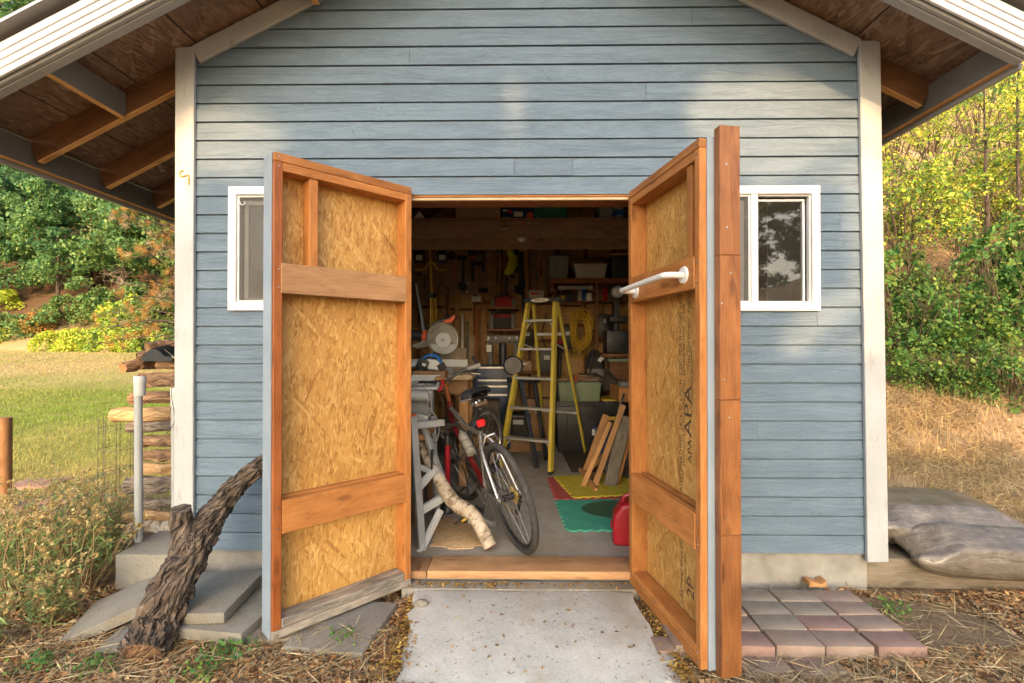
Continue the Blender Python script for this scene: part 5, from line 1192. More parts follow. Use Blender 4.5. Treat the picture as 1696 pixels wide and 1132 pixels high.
sw = blob_slab('sawdust_patch',[(p.x,p.y) for p in sdv][::-1],FZ+.0005,FZ+.006,'sawdust',None,.015,6,.002); tag(sw,'thin patch of pale sawdust on the floor under the birch log','sawdust')
o = thing('spring_clamp','small black and yellow clamp on the sawdust','clamp',PF(752,870,FZ)); MB().tube([(0,0,.006),(.05,.0,.035),(.09,.02,.06)],[.007,.009,.006],7).build('jaw','black_metal',o,0,True); MB().tube([(.055,0,.03),(.10,0,.05)],.010,8).build('handle','tool_yellow',o,0,True)
tag(MB().tube([PF(775,868,FZ)+V(0,0,.022),PF(800,868,FZ)+V(0,0,.024),PF(818,874,FZ)+V(0,0,.022)],.022,12).build('foam_tube','grey_metal',None,0,True),'short grey foam tube behind the lower birch log','tube')
# red floor pump
fp = PF(735,862,FZ); fp.y += .18; o = thing('floor_pump','red bicycle floor pump standing behind the birch log','pump',fp)
MB().cyl((0,0,.03),(0,0,.52),.021,n=18).build('barrel','red_plastic',o,0,True); MB().lathe([(0,0),(.06,0),(.062,.02),(.045,.05),(.03,.075),(.026,.09),(0,.09)],(0,0,0),18).build('base','black_plastic',o,0,True); MB().lathe([(0,.5),(.026,.5),(.027,.55),(.02,.57),(.007,.575),(.007,.64),(0,.64)],(0,0,0),14).build('collar','black_plastic',o,0,True); MB().cyl((-.09,0,.65),(.09,0,.65),.014,n=10).build('handle','black_rubber',o,0,True)
MB().tube(smooth_path([(.03,0,.06),(.14,-.05,.20),(.17,-.05,.05),(.13,.0,.30),(.04,0,.42)],6),.006,6).build('hose','black_rubber',o,0,True)
# grey folding saw stand at left
ss = PF(716,905,FZ); ss.y = .42; o = thing('saw_stand','grey steel folding saw stand with wheels at the left of the doorway','stand',(0,0,0)); 
def fb(nm,mt,a,b,w_,h_,par): return MB().beam(a,b,w_,h_).build(nm,mt,par,.003)
fb('leg','grey_metal',P(684,690,.40),P(700,925,.28),.045,.03,o); fb('leg','grey_metal',P(700,700,.62),P(733,800,.55),.045,.03,o); fb('leg','grey_metal',P(716,690,.95),P(725,870,.9),.04,.03,o)
fb('rail','grey_metal',P(686,705,.50),P(735,700,.60),.04,.045,o); fb('brace','light_grey',P(688,815,.34),P(722,775,.50),.03,.045,o); fb('brace','light_grey',P(690,850,.34),P(738,822,.50),.03,.05,o)
fb('foot','light_grey',P(686,935,.24),P(730,845,.42),.03,.04,o); fb('brace','grey_metal',P(686,770,.42),P(735,790,.52),.03,.035,o)
MB().tube([P(716,800,.46),P(715,770,.46),P(716,745,.46)],[.006,.006,.012],8).build('lever','black_plastic',o,0,True)
wc = P(730,852,.55); MB().lathe([(0,-.015),(.03,-.015),(.036,0),(.03,.015),(0,.015)],wc,18,Matrix.Rotation(R(90),3,'Y')).build('wheel','black_rubber',o,0,True)
# bench of planks the tools at left stand on
bz = P(700,712,.8).z
o = thing('tool_bench','low plank bench carrying the saw and tools left of the bicycle','bench',(0,0,0))
MB().bb(-1.75,P(712,700,.75).x,.62,1.25,bz-.04,bz).build('bench_top','clamp_wood',o,.003)
for x,y in ((-1.7,.7),(-.72,.7),(-1.7,1.2),(-.72,1.2)): MB().bb(x,x+.06,y-.03,y+.03,FZ,bz-.041).build('leg','brown_board',o,.002)
# sander with orange knob
sp0 = P(690,697,.72); o = thing('belt_sander','grey power sander with orange knob on the low bench','sander',(0,0,0)); MB().prism([(-.12,-.035),(.085,-.03),(.09,.0),(.05,.02),(-.12,.03)],-.04,.04,frame(sp0+V(0,0,.03),(1,0,0),(0,0,1))).build('body','grey_metal',o,.008,seg=2); MB().lathe([(0,-.018),(.018,-.012),(.023,.006),(.017,.02),(0,.024)],sp0+V(-.005,-.055,.035),14,Matrix.Rotation(R(90),3,'X')).build('knob','orange_plastic',o,0,True)
# table-saw fence tray, light grey
ty0,ty1 = P(670,622,1.0),P(724,645,1.0); o = thing('saw_tray','light grey metal tray with red corner guard on the left bench','tray',(0,0,0)); tz = (ty0.z+ty1.z)/2-.03
MB().bb(ty0.x-.3,ty1.x,.92,1.15,tz-.02,tz).build('tray_floor','light_grey',o,.004); MB().bb(ty0.x-.3,ty1.x,1.152,1.17,tz-.02,tz+.075).build('tray_back','light_grey',o,.004); MB().prism([(-.115,0),(.115,0),(.115,.08),(0,.07),(-.115,.02)],-.008,.008,frame((ty1.x+.009,1.035,tz-.02),(0,1,0),(0,0,1))).build('tray_end','light_grey',o,.003)
MB().tube(smooth_path([(ty1.x+.02,.94,tz-.03),(ty1.x+.05,.94,tz+.01),(ty1.x+.045,.96,tz+.05)],4),.012,8).build('corner_guard','red_plastic',o,0,True)
MB().cyl((ty0.x-.3,.93,tz-.065),(ty1.x-.02,.9,tz-.065),.042,n=16).build('roller_tube','light_grey',o,0,True)
MB().bb(ty0.x-.28,ty1.x-.05,.93,1.16,bz+.002,tz-.021).build('cabinet','grey_metal',o,.004)
MB().cyl((ty1.x-.01,1.07,tz+.04),(ty1.x+.06,1.02,tz+.03),.036,.034,18).build('wood_roller','end_grain',o,0,True)
cb_ = [P(700,642,.78),P(712,655,.76),P(708,672,.75),P(722,690,.74),P(727,712,.73),P(722,733,.73),P(711,728,.73),P(708,700,.73),P(715,675,.74),P(709,650,.77)]
tag(MB().tube(smooth_path(cb_,6),.005,6).build('power_cord','cable_grey',None,0,True),'grey power cord looping down beside the bicycle','cord')
# bench top behind with rounded end, and miter saw
bt = P(785,622,1.75); o = thing('work_bench','work bench with pale rounded top under the mitre saw','bench',(0,0,0))
poly = [(-1.8,1.55),(bt.x-.05,1.55)]+[(bt.x-.05+.05*math.sin(a),1.60-.05*math.cos(a)) for a in (.4,.8,1.2,1.57)]+[(bt.x,2.1),(-1.8,2.1)]
MB().prism(poly,bt.z-.03,bt.z+.015).build('bench_top','pale_board',o,.005,seg=2)
MB().bb(-1.8,bt.x-.04,1.60,1.64,bt.z-.16,bt.z-.031).build('apron','brown_board',o,.003)
for x in (-1.7,bt.x-.12): MB().bb(x,x+.08,1.62,1.70,FZ,bt.z-.161).build('leg','clamp_wood',o,.003); MB().bb(x,x+.08,1.98,2.06,FZ,bt.z-.031).build('leg','clamp_wood',o,.003)
ms = P(733,560,1.7); k_ = 1/S(1.7); o = thing('mitre_saw','large mitre saw with grey round guard, orange handle on the bench','saw',(ms.x,ms.y,bt.z+.016)); mz = ms.z-bt.z-.016
RX90 = Matrix.Rotation(R(90),3,'X')
MB().lathe([(0,-.03),(.135,-.03),(.145,-.02),(.145,.02),(.135,.03),(0,.03)],(0,0,mz),36,RX90).build('guard','tan_plastic',o,0,True); MB().lathe([(0,-.002),(.128,-.002),(.128,.002),(0,.002)],(.02,-.034,mz-.018),40,RX90).build('blade','grey_metal',o); MB().prism([(math.cos(a)*.135,math.sin(a)*.135) for a in np.linspace(R(-20),R(200),22)],-.0,.012,frame((.0,-.036,mz-.01),(1,0,0),(0,0,1))).build('upper_guard','tan_plastic',o,.004,seg=2); MB().prism([(math.cos(a)*.07,math.sin(a)*.07) for a in np.linspace(0,6.283,25)[:-1]],-.0,.008,frame((.015,-.0485,mz-.02),(1,0,0),(0,0,1))).build('blade_flange','light_grey',o,.003); MB().lathe([(0,-.02),(.014,-.02),(.016,.02),(0,.02)],(.01,-.06,mz-.02),14,RX90).build('arbor','grey_metal',o,0,True)
MB().prism([(-.15,-.02),(-.03,.10),(.05,.145),(.10,.13),(.02,.02),(-.06,-.06),(-.2,-.10),(-.26,-.07)],-.035,.02,frame((-.02,0,mz),(1,0,0),(0,0,1))).build('housing','tan_plastic',o,.008,seg=2)
MB().cyl((-.30,.02,mz+.03),(-.16,.01,mz+.015),.05,.048,18).build('motor','black_plastic',o,0,True); MB().cyl((-.18,.01,mz+.018),(-.145,.01,mz+.013),.053,n=18).build('motor_collar','orange_plastic',o,0,True)
MB().tube(smooth_path([(-.10,0,mz+.11),(-.02,0,mz+.155),(.05,-.0,mz+.17),(.11,0,mz+.205),(.115,0,mz+.17)],5),[.016]*21,10).build('handle','black_plastic',o,0,True); MB().prism([(.0,.15),(.06,.17),(.11,.215),(.125,.19),(.09,.14),(.02,.125)],-.03,.03,frame((0,0,mz),(1,0,0),(0,0,1))).build('trigger_grip','orange_plastic',o,.01,seg=2)
MB().tube(smooth_path([(.02,.05,mz-.10),(-.06,.05,mz-.13),(-.12,.03,.06)],4),.028,10).build('arm','black_metal',o,0,True); MB().lathe([(0,0),(.16,0),(.16,.045),(.10,.06),(0,.06)],(-.06,.06,0),28).build('turntable','grey_metal',o,0,True); MB().bb(-.3,.22,.07,.09,.06,.13).build('fence','light_grey',o,.004)
text_mesh('lettering','RIDGID',.036,'ink',o,frame((-.06,-.0495,mz+.075),(.82,0,.57),(-.57,0,.82)),.0006)
# blue and white tool
bw = P(715,602,1.45); o = thing('cordless_tool','blue, white and black power tool on the bench below the mitre saw','power tool',(0,0,0)); MB().tube(smooth_path([bw+V(-.08,0,-.01),bw+V(-.06,0,.05),bw+V(0,0,.07),bw+V(.06,0,.045),bw+V(.075,0,0)],5),.014,9).build('handle','bright_blue',o,0,True); MB().box(bw+V(-.07,-.01,-.01),(.10,.09,.09),(0,R(20),0)).build('battery','black_plastic',o,.008,seg=2); MB().prism([(-.06,-.05),(.05,-.06),(.065,-.01),(.01,.03),(-.06,.04)],-.045,.045,frame(bw+V(.03,0,0),(1,0,0),(0,0,1))).build('body','white_plastic',o,.01,seg=2); MB().box(bw+V(.09,-.02,-.03),(.06,.07,.06),(0,R(-30),0)).build('shoe','black_plastic',o,.004); MB().box(bw+V(-.055,-.057,-.01),(.03,.002,.02),(0,R(20),0)).build('badge','white_print',o)
MB().bb(bw.x-.14,bw.x+.13,1.36,1.54,bt.z-.1,bw.z-.062).build('block','brown_board',o,.003)
# ---- yellow step ladder
LF,RF,RR_,LR = PF(828,775,FZ),PF(912,786,FZ),PF(970,751,FZ),PF(902,744,FZ)
tp = P(900,501,2.55); lad = thing('step_ladder','yellow fibreglass step ladder with aluminium steps and black top','ladder',tuple((LF+RF)/2)); ob = Vector(lad.location)
fx = (RF-LF).normalized(); tw_ = .155; bk_ = ((RR_+LR)/2-(LF+RF)/2).normalized()
FTL,FTR = tp-fx*tw_-bk_*.04, tp+fx*tw_-bk_*.04; BTL,BTR = tp-fx*tw_*.9+bk_*.05, tp+fx*tw_*.9+bk_*.05
def lb(nm,mt,a,b,w_,h_,up=(0,0,1),par=None): return MB().beam(Vector(a)-ob,Vector(b)-ob,w_,h_,up).build(nm,mt,par or lad,.002)
for a,b in ((LF,FTL),(RF,FTR)):
    lb('front_rail','ladder_yellow',a,b,.034,.07,bk_); lb('foot','black_rubber',a+V(0,0,.0),a+V(0,0,.03),.034,.078,bk_)
for a,b in ((LR,BTL),(RR_,BTR)): lb('rear_rail','ladder_yellow',a,b,.022,.042,bk_); lb('foot','black_rubber',a,a+V(0,0,.025),.03,.05,bk_)
lad_h = tp.z-FZ
for k in range(1,6):
    t_ = (.302*k)/lad_h; a,b = LF.lerp(FTL,t_),RF.lerp(FTR,t_); st = lb('step','aluminium',a,b,.085,.024); 
    if k in (1,5):
        for e,s in ((a,1),(b,-1)): lb('step_brace','aluminium',e+fx*s*.07-V(0,0,.01),e+fx*s*.012-V(0,0,.075),.014,.003,bk_,None)
for t_ in (.28,.80): lb('rear_brace','aluminium',LR.lerp(BTL,t_),RR_.lerp(BTR,t_),.02,.03)
for a,b,c_,d_ in ((LF,FTL,LR,BTL),(RF,FTR,RR_,BTR)): lb('spreader','aluminium',a.lerp(b,.74),c_.lerp(d_,.70),.004,.02)
cp = MB().beam(tp-fx*.20-ob+V(0,0,.018),tp+fx*.20-ob+V(0,0,.018),.16,.045).build('top_cap','black_plastic',lad,.008,seg=2)
lm = frame(tp-ob-bk_*.0815+V(0,0,.016),fx,(0,0,1)); MB().prism([(math.cos(a)*.11,math.sin(a)*.021) for a in np.linspace(0,6.283,25)[:-1]],.0,.003,lm).build('badge','white_print',lad); text_mesh('lettering','WERNER',.03,'ink',lad,lm@Matrix.Translation((0,0,.0045)),.0004)
# ---- dark grey trestle behind ladder
g0 = P(870,628,2.35); o = thing('trestle','dark grey folding trestle standing behind the yellow ladder','trestle',(0,0,0))
for a,b in ((P(848,632,2.5),P(826,745,2.35)),(P(862,632,2.5),P(890,760,2.25)),(P(885,632,2.7),P(905,745,2.6)),(P(846,632,2.7),P(838,735,2.8))): 
    b.z = FZ; fb('leg','black_metal',a,b,.045,.03,o)
fb('top_bar','black_metal',P(842,630,2.5),P(892,630,2.7),.07,.05,o); fb('stretcher','black_metal',P(836,690,2.45),P(876,690,2.45),.03,.02,o)
gw = P(850,606,2.45); o = thing('bench_grinder','grey round grinder wheel on the trestle beside the ladder','grinder',(0,0,0)); MB().lathe([(0,-.04),(.09,-.04),(.105,-.02),(.105,.02),(.09,.04),(0,.04)],gw,28,RX90).build('wheel_guard','black_metal',o,0,True); MB().lathe([(0,-.055),(.035,-.055),(.035,-.04),(0,-.04)],gw,16,RX90).build('hub','black_plastic',o,0,True); MB().cyl(gw+V(0,.04,0),gw+V(0,.2,0),.06,n=16).build('motor','black_metal',o,0,True); MB().box(gw+V(0,.05,-.085),(.12,.12,.07)).build('base','black_metal',o,.004)
# ---- blue tool chest
c0,c1 = P(786,606,2.9),P(846,660,2.9); o = thing('tool_chest','dark blue metal tool chest with pale drawer edges','chest',(0,0,0)); MB().bb(c0.x,c1.x,2.92,3.3,FZ+.05,c0.z).build('cabinet','blue_paint',o,.006)
for py in (607,628,638,652): 
    z1 = P(800,py,2.9).z; h = {607:.13,628:.055,638:.08,652:.2}[py]; d = MB().bb(c0.x+.03,c1.x-.03,2.895,2.918,z1-h,z1).build('drawer','blue_paint',o,.003); MB().bb(c0.x+.04,c1.x-.04,2.885,2.894,z1-.026,z1-.006).build('drawer_pull','aluminium',d,.001)
# ---- router table (black machine)
r0,r1 = P(803,556,3.0),P(862,606,3.0); o = thing('router_table','black router table with white scale marks on the blue chest','machine',(0,0,0)); mx_ = (r0.x+r1.x)/2
MB().bb(r0.x,r1.x,2.95,3.25,r0.z-.085,r0.z-.07).build('table','black_metal',o,.003); MB().bb(r0.x+.03,r1.x-.02,2.98,3.01,r0.z-.068,r0.z).build('fence','black_plastic',o,.003)
for q in (-.16,-.08,.08,.16): MB().cyl((mx_+q,2.975,r0.z-.03),(mx_+q,2.98,r0.z-.03),.011,n=10).build('scale_dot','white_print',o)
for q in (r0.x+.04,r1.x-.04): MB().bb(q-.006,q+.006,2.972,2.979,r0.z-.06,r0.z-.005).build('scale_mark','white_print',o)
for q in (r0.x+.04,r1.x-.08): MB().bb(q,q+.05,3.0,3.2,c0.z+.002,r0.z-.086).build('leg','black_plastic',o,.003)
MB().cyl((mx_,3.08,c0.z+.01),(mx_,3.08,r0.z-.09),.045,n=16).build('router_motor','black_metal',o,0,True); MB().box((mx_-.16,2.985,r0.z-.15),(.06,.004,.08)).build('label_plate','white_print',o)
# ---- lumber leaning on the back wall
for k,(pb_x,pyb,pt_x,pyt,w_,mt,lab) in enumerate(((762,620,764,524,.10,'brown_board','brown board leaning beside the white strip'),(776,640,779,556,.16,'pale_board','wide tan board leaning left of the tool bags'),(788,640,790,513,.06,'fir_red','tall reddish batten leaning on the wall'),(795,640,798,530,.08,'brown_board','dark board leaning near the red bags'),(770,640,773,533,.07,'grey_timber','grey batten leaning on the wall'),(805,640,801,515,.07,'clamp_wood','orange batten leaning close to the red bags'),(757,600,757,482,.05,'clamp_wood','narrow orange batten under the round black tool'),(766,575,766,521,.03,'white_plastic','short white strip leaning on the boards'),(745,628,750,577,.30,'pale_board','wide pale panel standing behind the mitre saw'))):
    yb_ = 3.55 if k != 8 else 2.3; b = P(pb_x,pyb,yb_); t_ = P(pt_x,pyt,yb_+.45 if k != 8 else 2.45); b.z = FZ if k != 8 else b.z
    if k != 8: b.x = P(pb_x,pyb,yb_).x
    o = MB().beam(b,t_,w_,.02,(0,-1,0)).build('lumber',mt,None,.002); tag(o,lab,'board','lumber leaning at the back of the shed')
# grey pipe leaning at the left
tag(MB().tube([P(690,470,3.6),P(705,560,3.4)],.02,10).build('grey_pipe','grey_metal',None,0,True),'grey pipe leaning at the left end of the pegboard','pipe')
# ---- work lights on yellow tripod
wy = 3.75; o = thing('work_light','twin black work lights on a yellow tripod before the pegboard','work light',(0,0,0)); p_ = lambda x,y: P(x,y,wy)
MB().tube([p_(712,413),p_(716,487)],.016,10).build('pole','tool_yellow',o,0,True)
for x in (687,725):
    a,b = p_(x,416),p_(x+16,436); hd = MB().bb(a.x,b.x,wy-.05,wy+.05,b.z,a.z).build('lamp_head','black_plastic',o,.012,seg=2); MB().bb(a.x+.025,b.x-.02,wy-.056,wy-.052,b.z+.03,a.z-.06).build('lamp_glass','white_print',hd,.002)
    MB().tube(smooth_path([p_(713,435),p_(708 if x<700 else 720,437),p_(703 if x<700 else 725,446),p_(688 if x<700 else 738,447)],4),.014,8).build('guard_bar','tool_yellow',o,0,True)
MB().lathe([(0,-.03),(.045,-.03),(.045,.03),(0,.03)],p_(717,490),12).build('tripod_collar','black_plastic',o,0,True)
for ax_,bx,dy in ((714,714,-.1),(721,724,.12),(717,716,.05)): 
    b = P(bx,600,wy+dy); b.z = 1.0; MB().tube([p_(ax_,488),b],.015,8).build('leg','tool_yellow',o,0,True)
    b2 = b.copy(); b2.z = FZ; MB().tube([b,b2],.012,8).build('leg','tool_yellow',o,0,True)
# ---- tools on the pegboard
py_ = YB-.13
def hang(name,label,cat,parts):
    o = thing(name,label,cat,(0,0,0),0,'tools hung on the pegboard')
    for nm,mt,kind,*a in parts:
        if kind=='t': MB().tube([P(x,y,py_) for x,y in a[0]],a[1],10).build(nm,mt,o,0,True)
        elif kind=='b': q0,q1 = P(a[0],a[1],py_),P(a[2],a[3],py_); MB().bb(q0.x,q1.x,py_-a[4],py_+a[4],q1.z,q0.z).build(nm,mt,o,.006,seg=2)
        elif kind=='d': MB().lathe([(0,-a[3]),(a[2],-a[3]),(a[2],a[3]),(0,a[3])],P(a[0],a[1],py_),22,RX90).build(nm,mt,o,0,True)
    return o
hang('paddle_tool','black long-handled tool with round head hung on the pegboard','tool',[('handle','black_plastic','t',[(767,430),(767,468)],[.012,.024]),('head','black_plastic','d',766,475,.066,.02),('pommel','black_metal','b',757,424,774,431,.02)])
hang('sledge_hammer','hammer with black head, orange collar and black handle','hammer',[('head','black_metal','b',775,416,790,424,.03),('collar','orange_plastic','t',[(782.5,424),(782.5,431)],.018),('handle','black_rubber','t',[(782.5,431),(782.5,467)],[.017,.02])])
hang('claw_hammer','hammer with long wooden handle in the middle of the pegboard','hammer',[('head','black_metal','b',786,434,799,440,.02),('handle','clamp_wood','t',[(792,437),(791,483)],[.012,.016])])
hang('hung_clamp','thin black clamp hung at the right end of the pegboard','clamp',[('bar','black_metal','t',[(801,419),(801,440)],.009),('grip','black_plastic','t',[(801,436),(800,452)],.02),('arm','black_metal','b',792,418,802,421,.01)])  # thin clamp with bar, grip and arm
hang('mallet','black mallet with wooden handle hung below the pegboard','mallet',[('head','black_rubber','b',793,477,808,485,.035),('handle','clamp_wood','t',[(800,485),(799,512)],.013)])
hang('coil','dark round coil hung beside the right work light','coil',[('coil','black_rubber','d',748,424,.055,.02),('core','old_beam','d',748,424,.02,.024)])
hang('white_cup','small white tray fixed under the pegboard','tray',[('tray','white_plastic','b',781,491,797,500,.04)])
lp_ = [P(730,452,py_),P(731,470,py_),P(726,478,py_),P(724,500,py_),P(726,525,py_)]; o = MB().tube(smooth_path([P(729,452,py_),P(730,470,py_),P(741,478,py_),P(743,500,py_),P(740,530,py_)],5)+[],.006,6).tube(smooth_path([P(730,470,py_),P(725,480,py_),P(726,505,py_),P(735,525,py_)],5),.006,6).build('extension_lead','black_rubber',None,0,True); tag(o,'black cord looped from the pegboard next to the tripod','cord')
# ---- pole saw, tool bags, black blower
ps = 3.85; q_ = lambda x,y: P(x,y,ps); o = thing('string_trimmer','lime yellow and black string trimmer hanging in the middle','trimmer',(0,0,0))
MB().tube(smooth_path([q_(843,402),q_(846,418),q_(850,428),q_(846,445),q_(838,455)],4),list(np.interp(np.linspace(0,4,17),range(5),[.035,.06,.055,.07,.04])),12).build('motor_housing','lime',o,0,True); MB().tube(smooth_path([q_(848,402),q_(852,415),q_(853,424)],4),[.02,.035,.04,.045,.05,.05,.05,.045,.04][:9],10).build('cap','black_plastic',o,0,True)
MB().tube(smooth_path([q_(843,432),q_(852,440),q_(856,448),q_(848,450),q_(844,456),q_(854,460)],4),.02,8).build('handle','black_rubber',o,0,True); MB().tube([q_(839,455),q_(839,548)],.018,8).build('shaft','black_metal',o,0,True)
o = thing('leaf_blower','black long garden tool hanging right of the lime trimmer','tool',(0,0,0)); MB().tube(smooth_path([q_(864,418),q_(863,445),q_(864,470),q_(858,486)],4),list(np.interp(np.linspace(0,3,13),range(4),[.03,.035,.05,.085])),10).build('body','black_plastic',o,0,True); MB().tube([q_(852,476),q_(870,474)],.02,8).build('handle','black_metal',o,0,True); MB().tube([q_(866,470),q_(868,540)],.022,8).build('tube','black_plastic',o,0,True)
for (x0,y0_,x1,y1_,lab,mt2) in ((813,487,854,508,'red and black tool bag on the upper shelf','red_cloth'),(811,514,853,545,'black tool bag with red band below the other bag','black_rubber')):
    a,b = P(x0,y0_,3.7),P(x1,y1_,3.7); o = thing('tool_bag',lab,'bag',(0,0,0),0,'tool bags'); MB().bb(a.x,b.x,3.72,3.95,b.z,a.z-.03).build('body',mt2 if mt2=='red_cloth' else 'black_rubber',o,.03,seg=3); MB().tube(smooth_path([V(a.x+.06,3.71,a.z-.06),V(a.x+.10,3.70,a.z-.005),V(b.x-.10,3.70,a.z-.005),V(b.x-.06,3.71,a.z-.06)],5),.012,8).build('handle','black_rubber',o,0,True); MB().bb(a.x+.05,b.x-.04,3.712,3.719,a.z-.10,a.z-.055).build('red_band','red_cloth',o,.002)
    for xx in (a.x-.0,b.x-.05): MB().bb(xx,xx+.05,3.705,3.718,b.z+.0,a.z-.05).build('side_trim','black_plastic',o,.004)
    MB().bb(a.x-.05,b.x+.05,3.7,4.2,b.z-.03,b.z-.001).build('shelf_board','rafter',shed,.002)
# boxes on wall
a,b = P(876,481,4.0),P(900,500,4.0); o = thing('printed_box','white printed box with red mark behind the ladder top','box',(0,0,0)); MB().bb(a.x,b.x,3.98,4.15,b.z,a.z).build('carton','white_print',o,.004); MB().bb(a.x+.02,a.x+.12,3.975,3.979,a.z-.07,a.z-.03).build('red_mark','red_light',o); MB().bb(a.x-.04,b.x+.1,3.96,4.2,b.z-.03,b.z-.001).build('wall_ledge','rafter',shed,.002)
a,b = P(920,487,4.0),P(950,502,4.0); o = thing('tool_case','black tool case with yellow latch behind the ladder','case',(0,0,0)); MB().bb(a.x,b.x,3.95,4.15,b.z,a.z).build('shell','black_plastic',o,.012,seg=2); MB().bb(a.x+.07,a.x+.12,3.94,3.949,a.z-.09,a.z-.03).build('latch','tool_yellow',o,.004); MB().tube([(a.x+.1,3.94,a.z+.01),(a.x+.12,3.94,a.z+.03),(b.x-.05,3.94,a.z+.03),(b.x-.03,3.94,a.z+.01)],.008,8).build('handle','black_plastic',o,0,True); MB().bb(a.x-.04,b.x+.1,3.94,4.2,b.z-.03,b.z-.001).build('wall_ledge','rafter',shed,.002)
# ---- totes
def tote(name,label,x0,x1,y0,y1,z0,z1,mat,lid=None,taper=.9,grp='plastic storage totes',rim=True):
    o = thing(name,label,'tote',((x0+x1)/2,(y0+y1)/2,z0),0,grp); a=(x1-x0)/2; b=(y1-y0)/2; h=z1-z0
    vs=[(-a*taper,-b*taper,0),(a*taper,-b*taper,0),(a*taper,b*taper,0),(-a*taper,b*taper,0),(-a*.97,-b*.97,h*.93),(a*.97,-b*.97,h*.93),(a*.97,b*.97,h*.93),(-a*.97,b*.97,h*.93)]
    MB().add(vs,[(0,3,2,1),(0,1,5,4),(1,2,6,5),(2,3,7,6),(3,0,4,7),(4,5,6,7)]).build('body',mat,o,.012,seg=2)
    MB().box((0,0,h*.95),(a*2,b*2,h*.055)).build('rim',lid or mat,o,.006,seg=2); 
    if lid: MB().box((0,0,h*.995),(a*1.9,b*1.9,h*.05)).build('lid',lid,o,.008,seg=2)
    for s in (-.55,.55): MB().box((a*s,-b*(taper+.97)/2-.004,h*.46),(a*.06,.012,h*.72),(R(math.degrees(math.atan(b*(.97-taper)/h))),0,0)).build('rib',mat,o,.003)
    return o
zsf = sh0.z+.001
x = lambda px,Y: P(px,500,Y).x
tote('storage_tote','grey lidded tote at the left end of the back shelf',x(910,3.6),x(942,3.6),3.58,4.05,zsf,P(910,424,3.6).z,'grey_bin','grey_bin',.86)
tote('storage_tote','translucent white tote on the back shelf before the rolled rug',x(950,3.6),x(1006,3.6),3.56,3.9,zsf,P(950,437,3.6).z,'clear_bin',None,.82)
tote('storage_tote','black tote with yellow lid at the right end of the back shelf',x(1011,3.6),x(1065,3.6),3.58,4.1,zsf,P(1011,420,3.6).z,'black_plastic','tool_yellow',.84)
a,b = P(945,425,4.05),P(1008,425,4.05); tag(MB().cyl(V(a.x,4.05,zsf+.09),V(b.x,4.05,zsf+.09),.088,n=20).build('rolled_rug','brown_cloth',None,0,True),'rolled brown rug lying behind the translucent tote','rug','rolls on the back shelf'); tag(MB().cyl(V(a.x-.02,4.06,zsf+.262),V(b.x-.02,4.06,zsf+.262),.082,n=20).build('rolled_rug','osb_wall',None,0,True),'upper brown roll on the back shelf, highest of the two','rug','rolls on the back shelf')
gz0 = P(950,667,2.95).z
tote('storage_tote','sage green tote with clutter on its lid right of the ladder',x(924,2.95),x(997,2.95),2.96,3.45,gz0,P(950,634,2.95).z,'sage_bin','sage_bin',.9)
tote('storage_tote','large black tote standing on the floor under the green one',x(920,2.95),x(1003,2.95),2.94,3.55,FZ,gz0-.002,'black_plastic','black_plastic',.88)
tote('storage_tote','black crate with yellow lid, lower of the two by the right door',x(992,2.9),x(1042,2.9),2.98,3.4,FZ+.02,P(1000,694,2.9).z,'black_plastic','tool_yellow',.9)
tote('storage_tote','black crate with yellow lid, upper of the two by the right door',x(1000,2.9),x(1044,2.9),3.0,3.4,P(1000,693,2.9).z,P(1000,664,2.9).z,'black_plastic','tool_yellow',.9)
# blue bucket
bq = PF(998,748,FZ); h = .30; o = thing('bucket','blue bucket with white label between the black tote and the leaning boards','bucket',bq); MB().lathe([(0,0),(.115,0),(.14,h-.02),(.15,h-.018),(.15,h),(.14,h),(.115,.02),(0,.02)],(0,0,0),26).build('shell','blue_bucket',o,0,True); MB().box((-.125,-.09,h-.06),(.06,.004,.07),(0,0,R(-52))).build('label_sticker','white_print',o)
# clutter: cloth heaps
def heap(name,label,cat,c,sx,sy,sz,mat,seed,grp=None):
    rs=np.random.default_rng(seed); ph=rs.uniform(0,6.28,9); m=MB()
    def fn(u,v):
        a=u*2*math.pi; r=math.sin(v*math.pi/2); z=math.cos(v*math.pi/2)
        k=1+.16*math.sin(3*a+ph[0])+.10*math.sin(5*a+ph[1]+4*v)+.06*math.sin(9*a+ph[2]-7*v)
        zz=z**.8*(1+.22*math.sin(4*a+ph[3]+5*v)+.14*math.sin(11*v+2*a+ph[4]))
        return V(math.cos(a)*r*k*sx, math.sin(a)*r*k*sy, max(0,zz)*sz)
    m.grid(fn,40,16,True); o=m.build(name,mat,None,0,True,ang=80); o.location=c; return tag(o,label,cat,grp)
ht = P(985,640,3.2); heap('dark_tarp','crumpled dark brown tarp heaped above the green tote','tarp',(P(1000,640,3.35).x,3.45,ht.z-.05),.42,.25,.20,'dark_cloth',3)
tag(MB().bb(P(940,640,3.3).x,1.84,3.47,4.2,ht.z-.09,ht.z-.055).build('cloth_ledge','rafter',shed,.002))
heap('work_gloves','brown cloth and gloves lying on the green tote','cloth',(P(965,632,3.1).x,3.15,P(950,634,2.95).z+.012),.26,.12,.05,'brown_cloth',5)
heap('red_jacket','dark red cloth hanging beside the black backpack','cloth',(P(1015,590,3.45).x,3.62,P(1015,592,3.45).z),.10,.08,.15,'red_cloth',8)
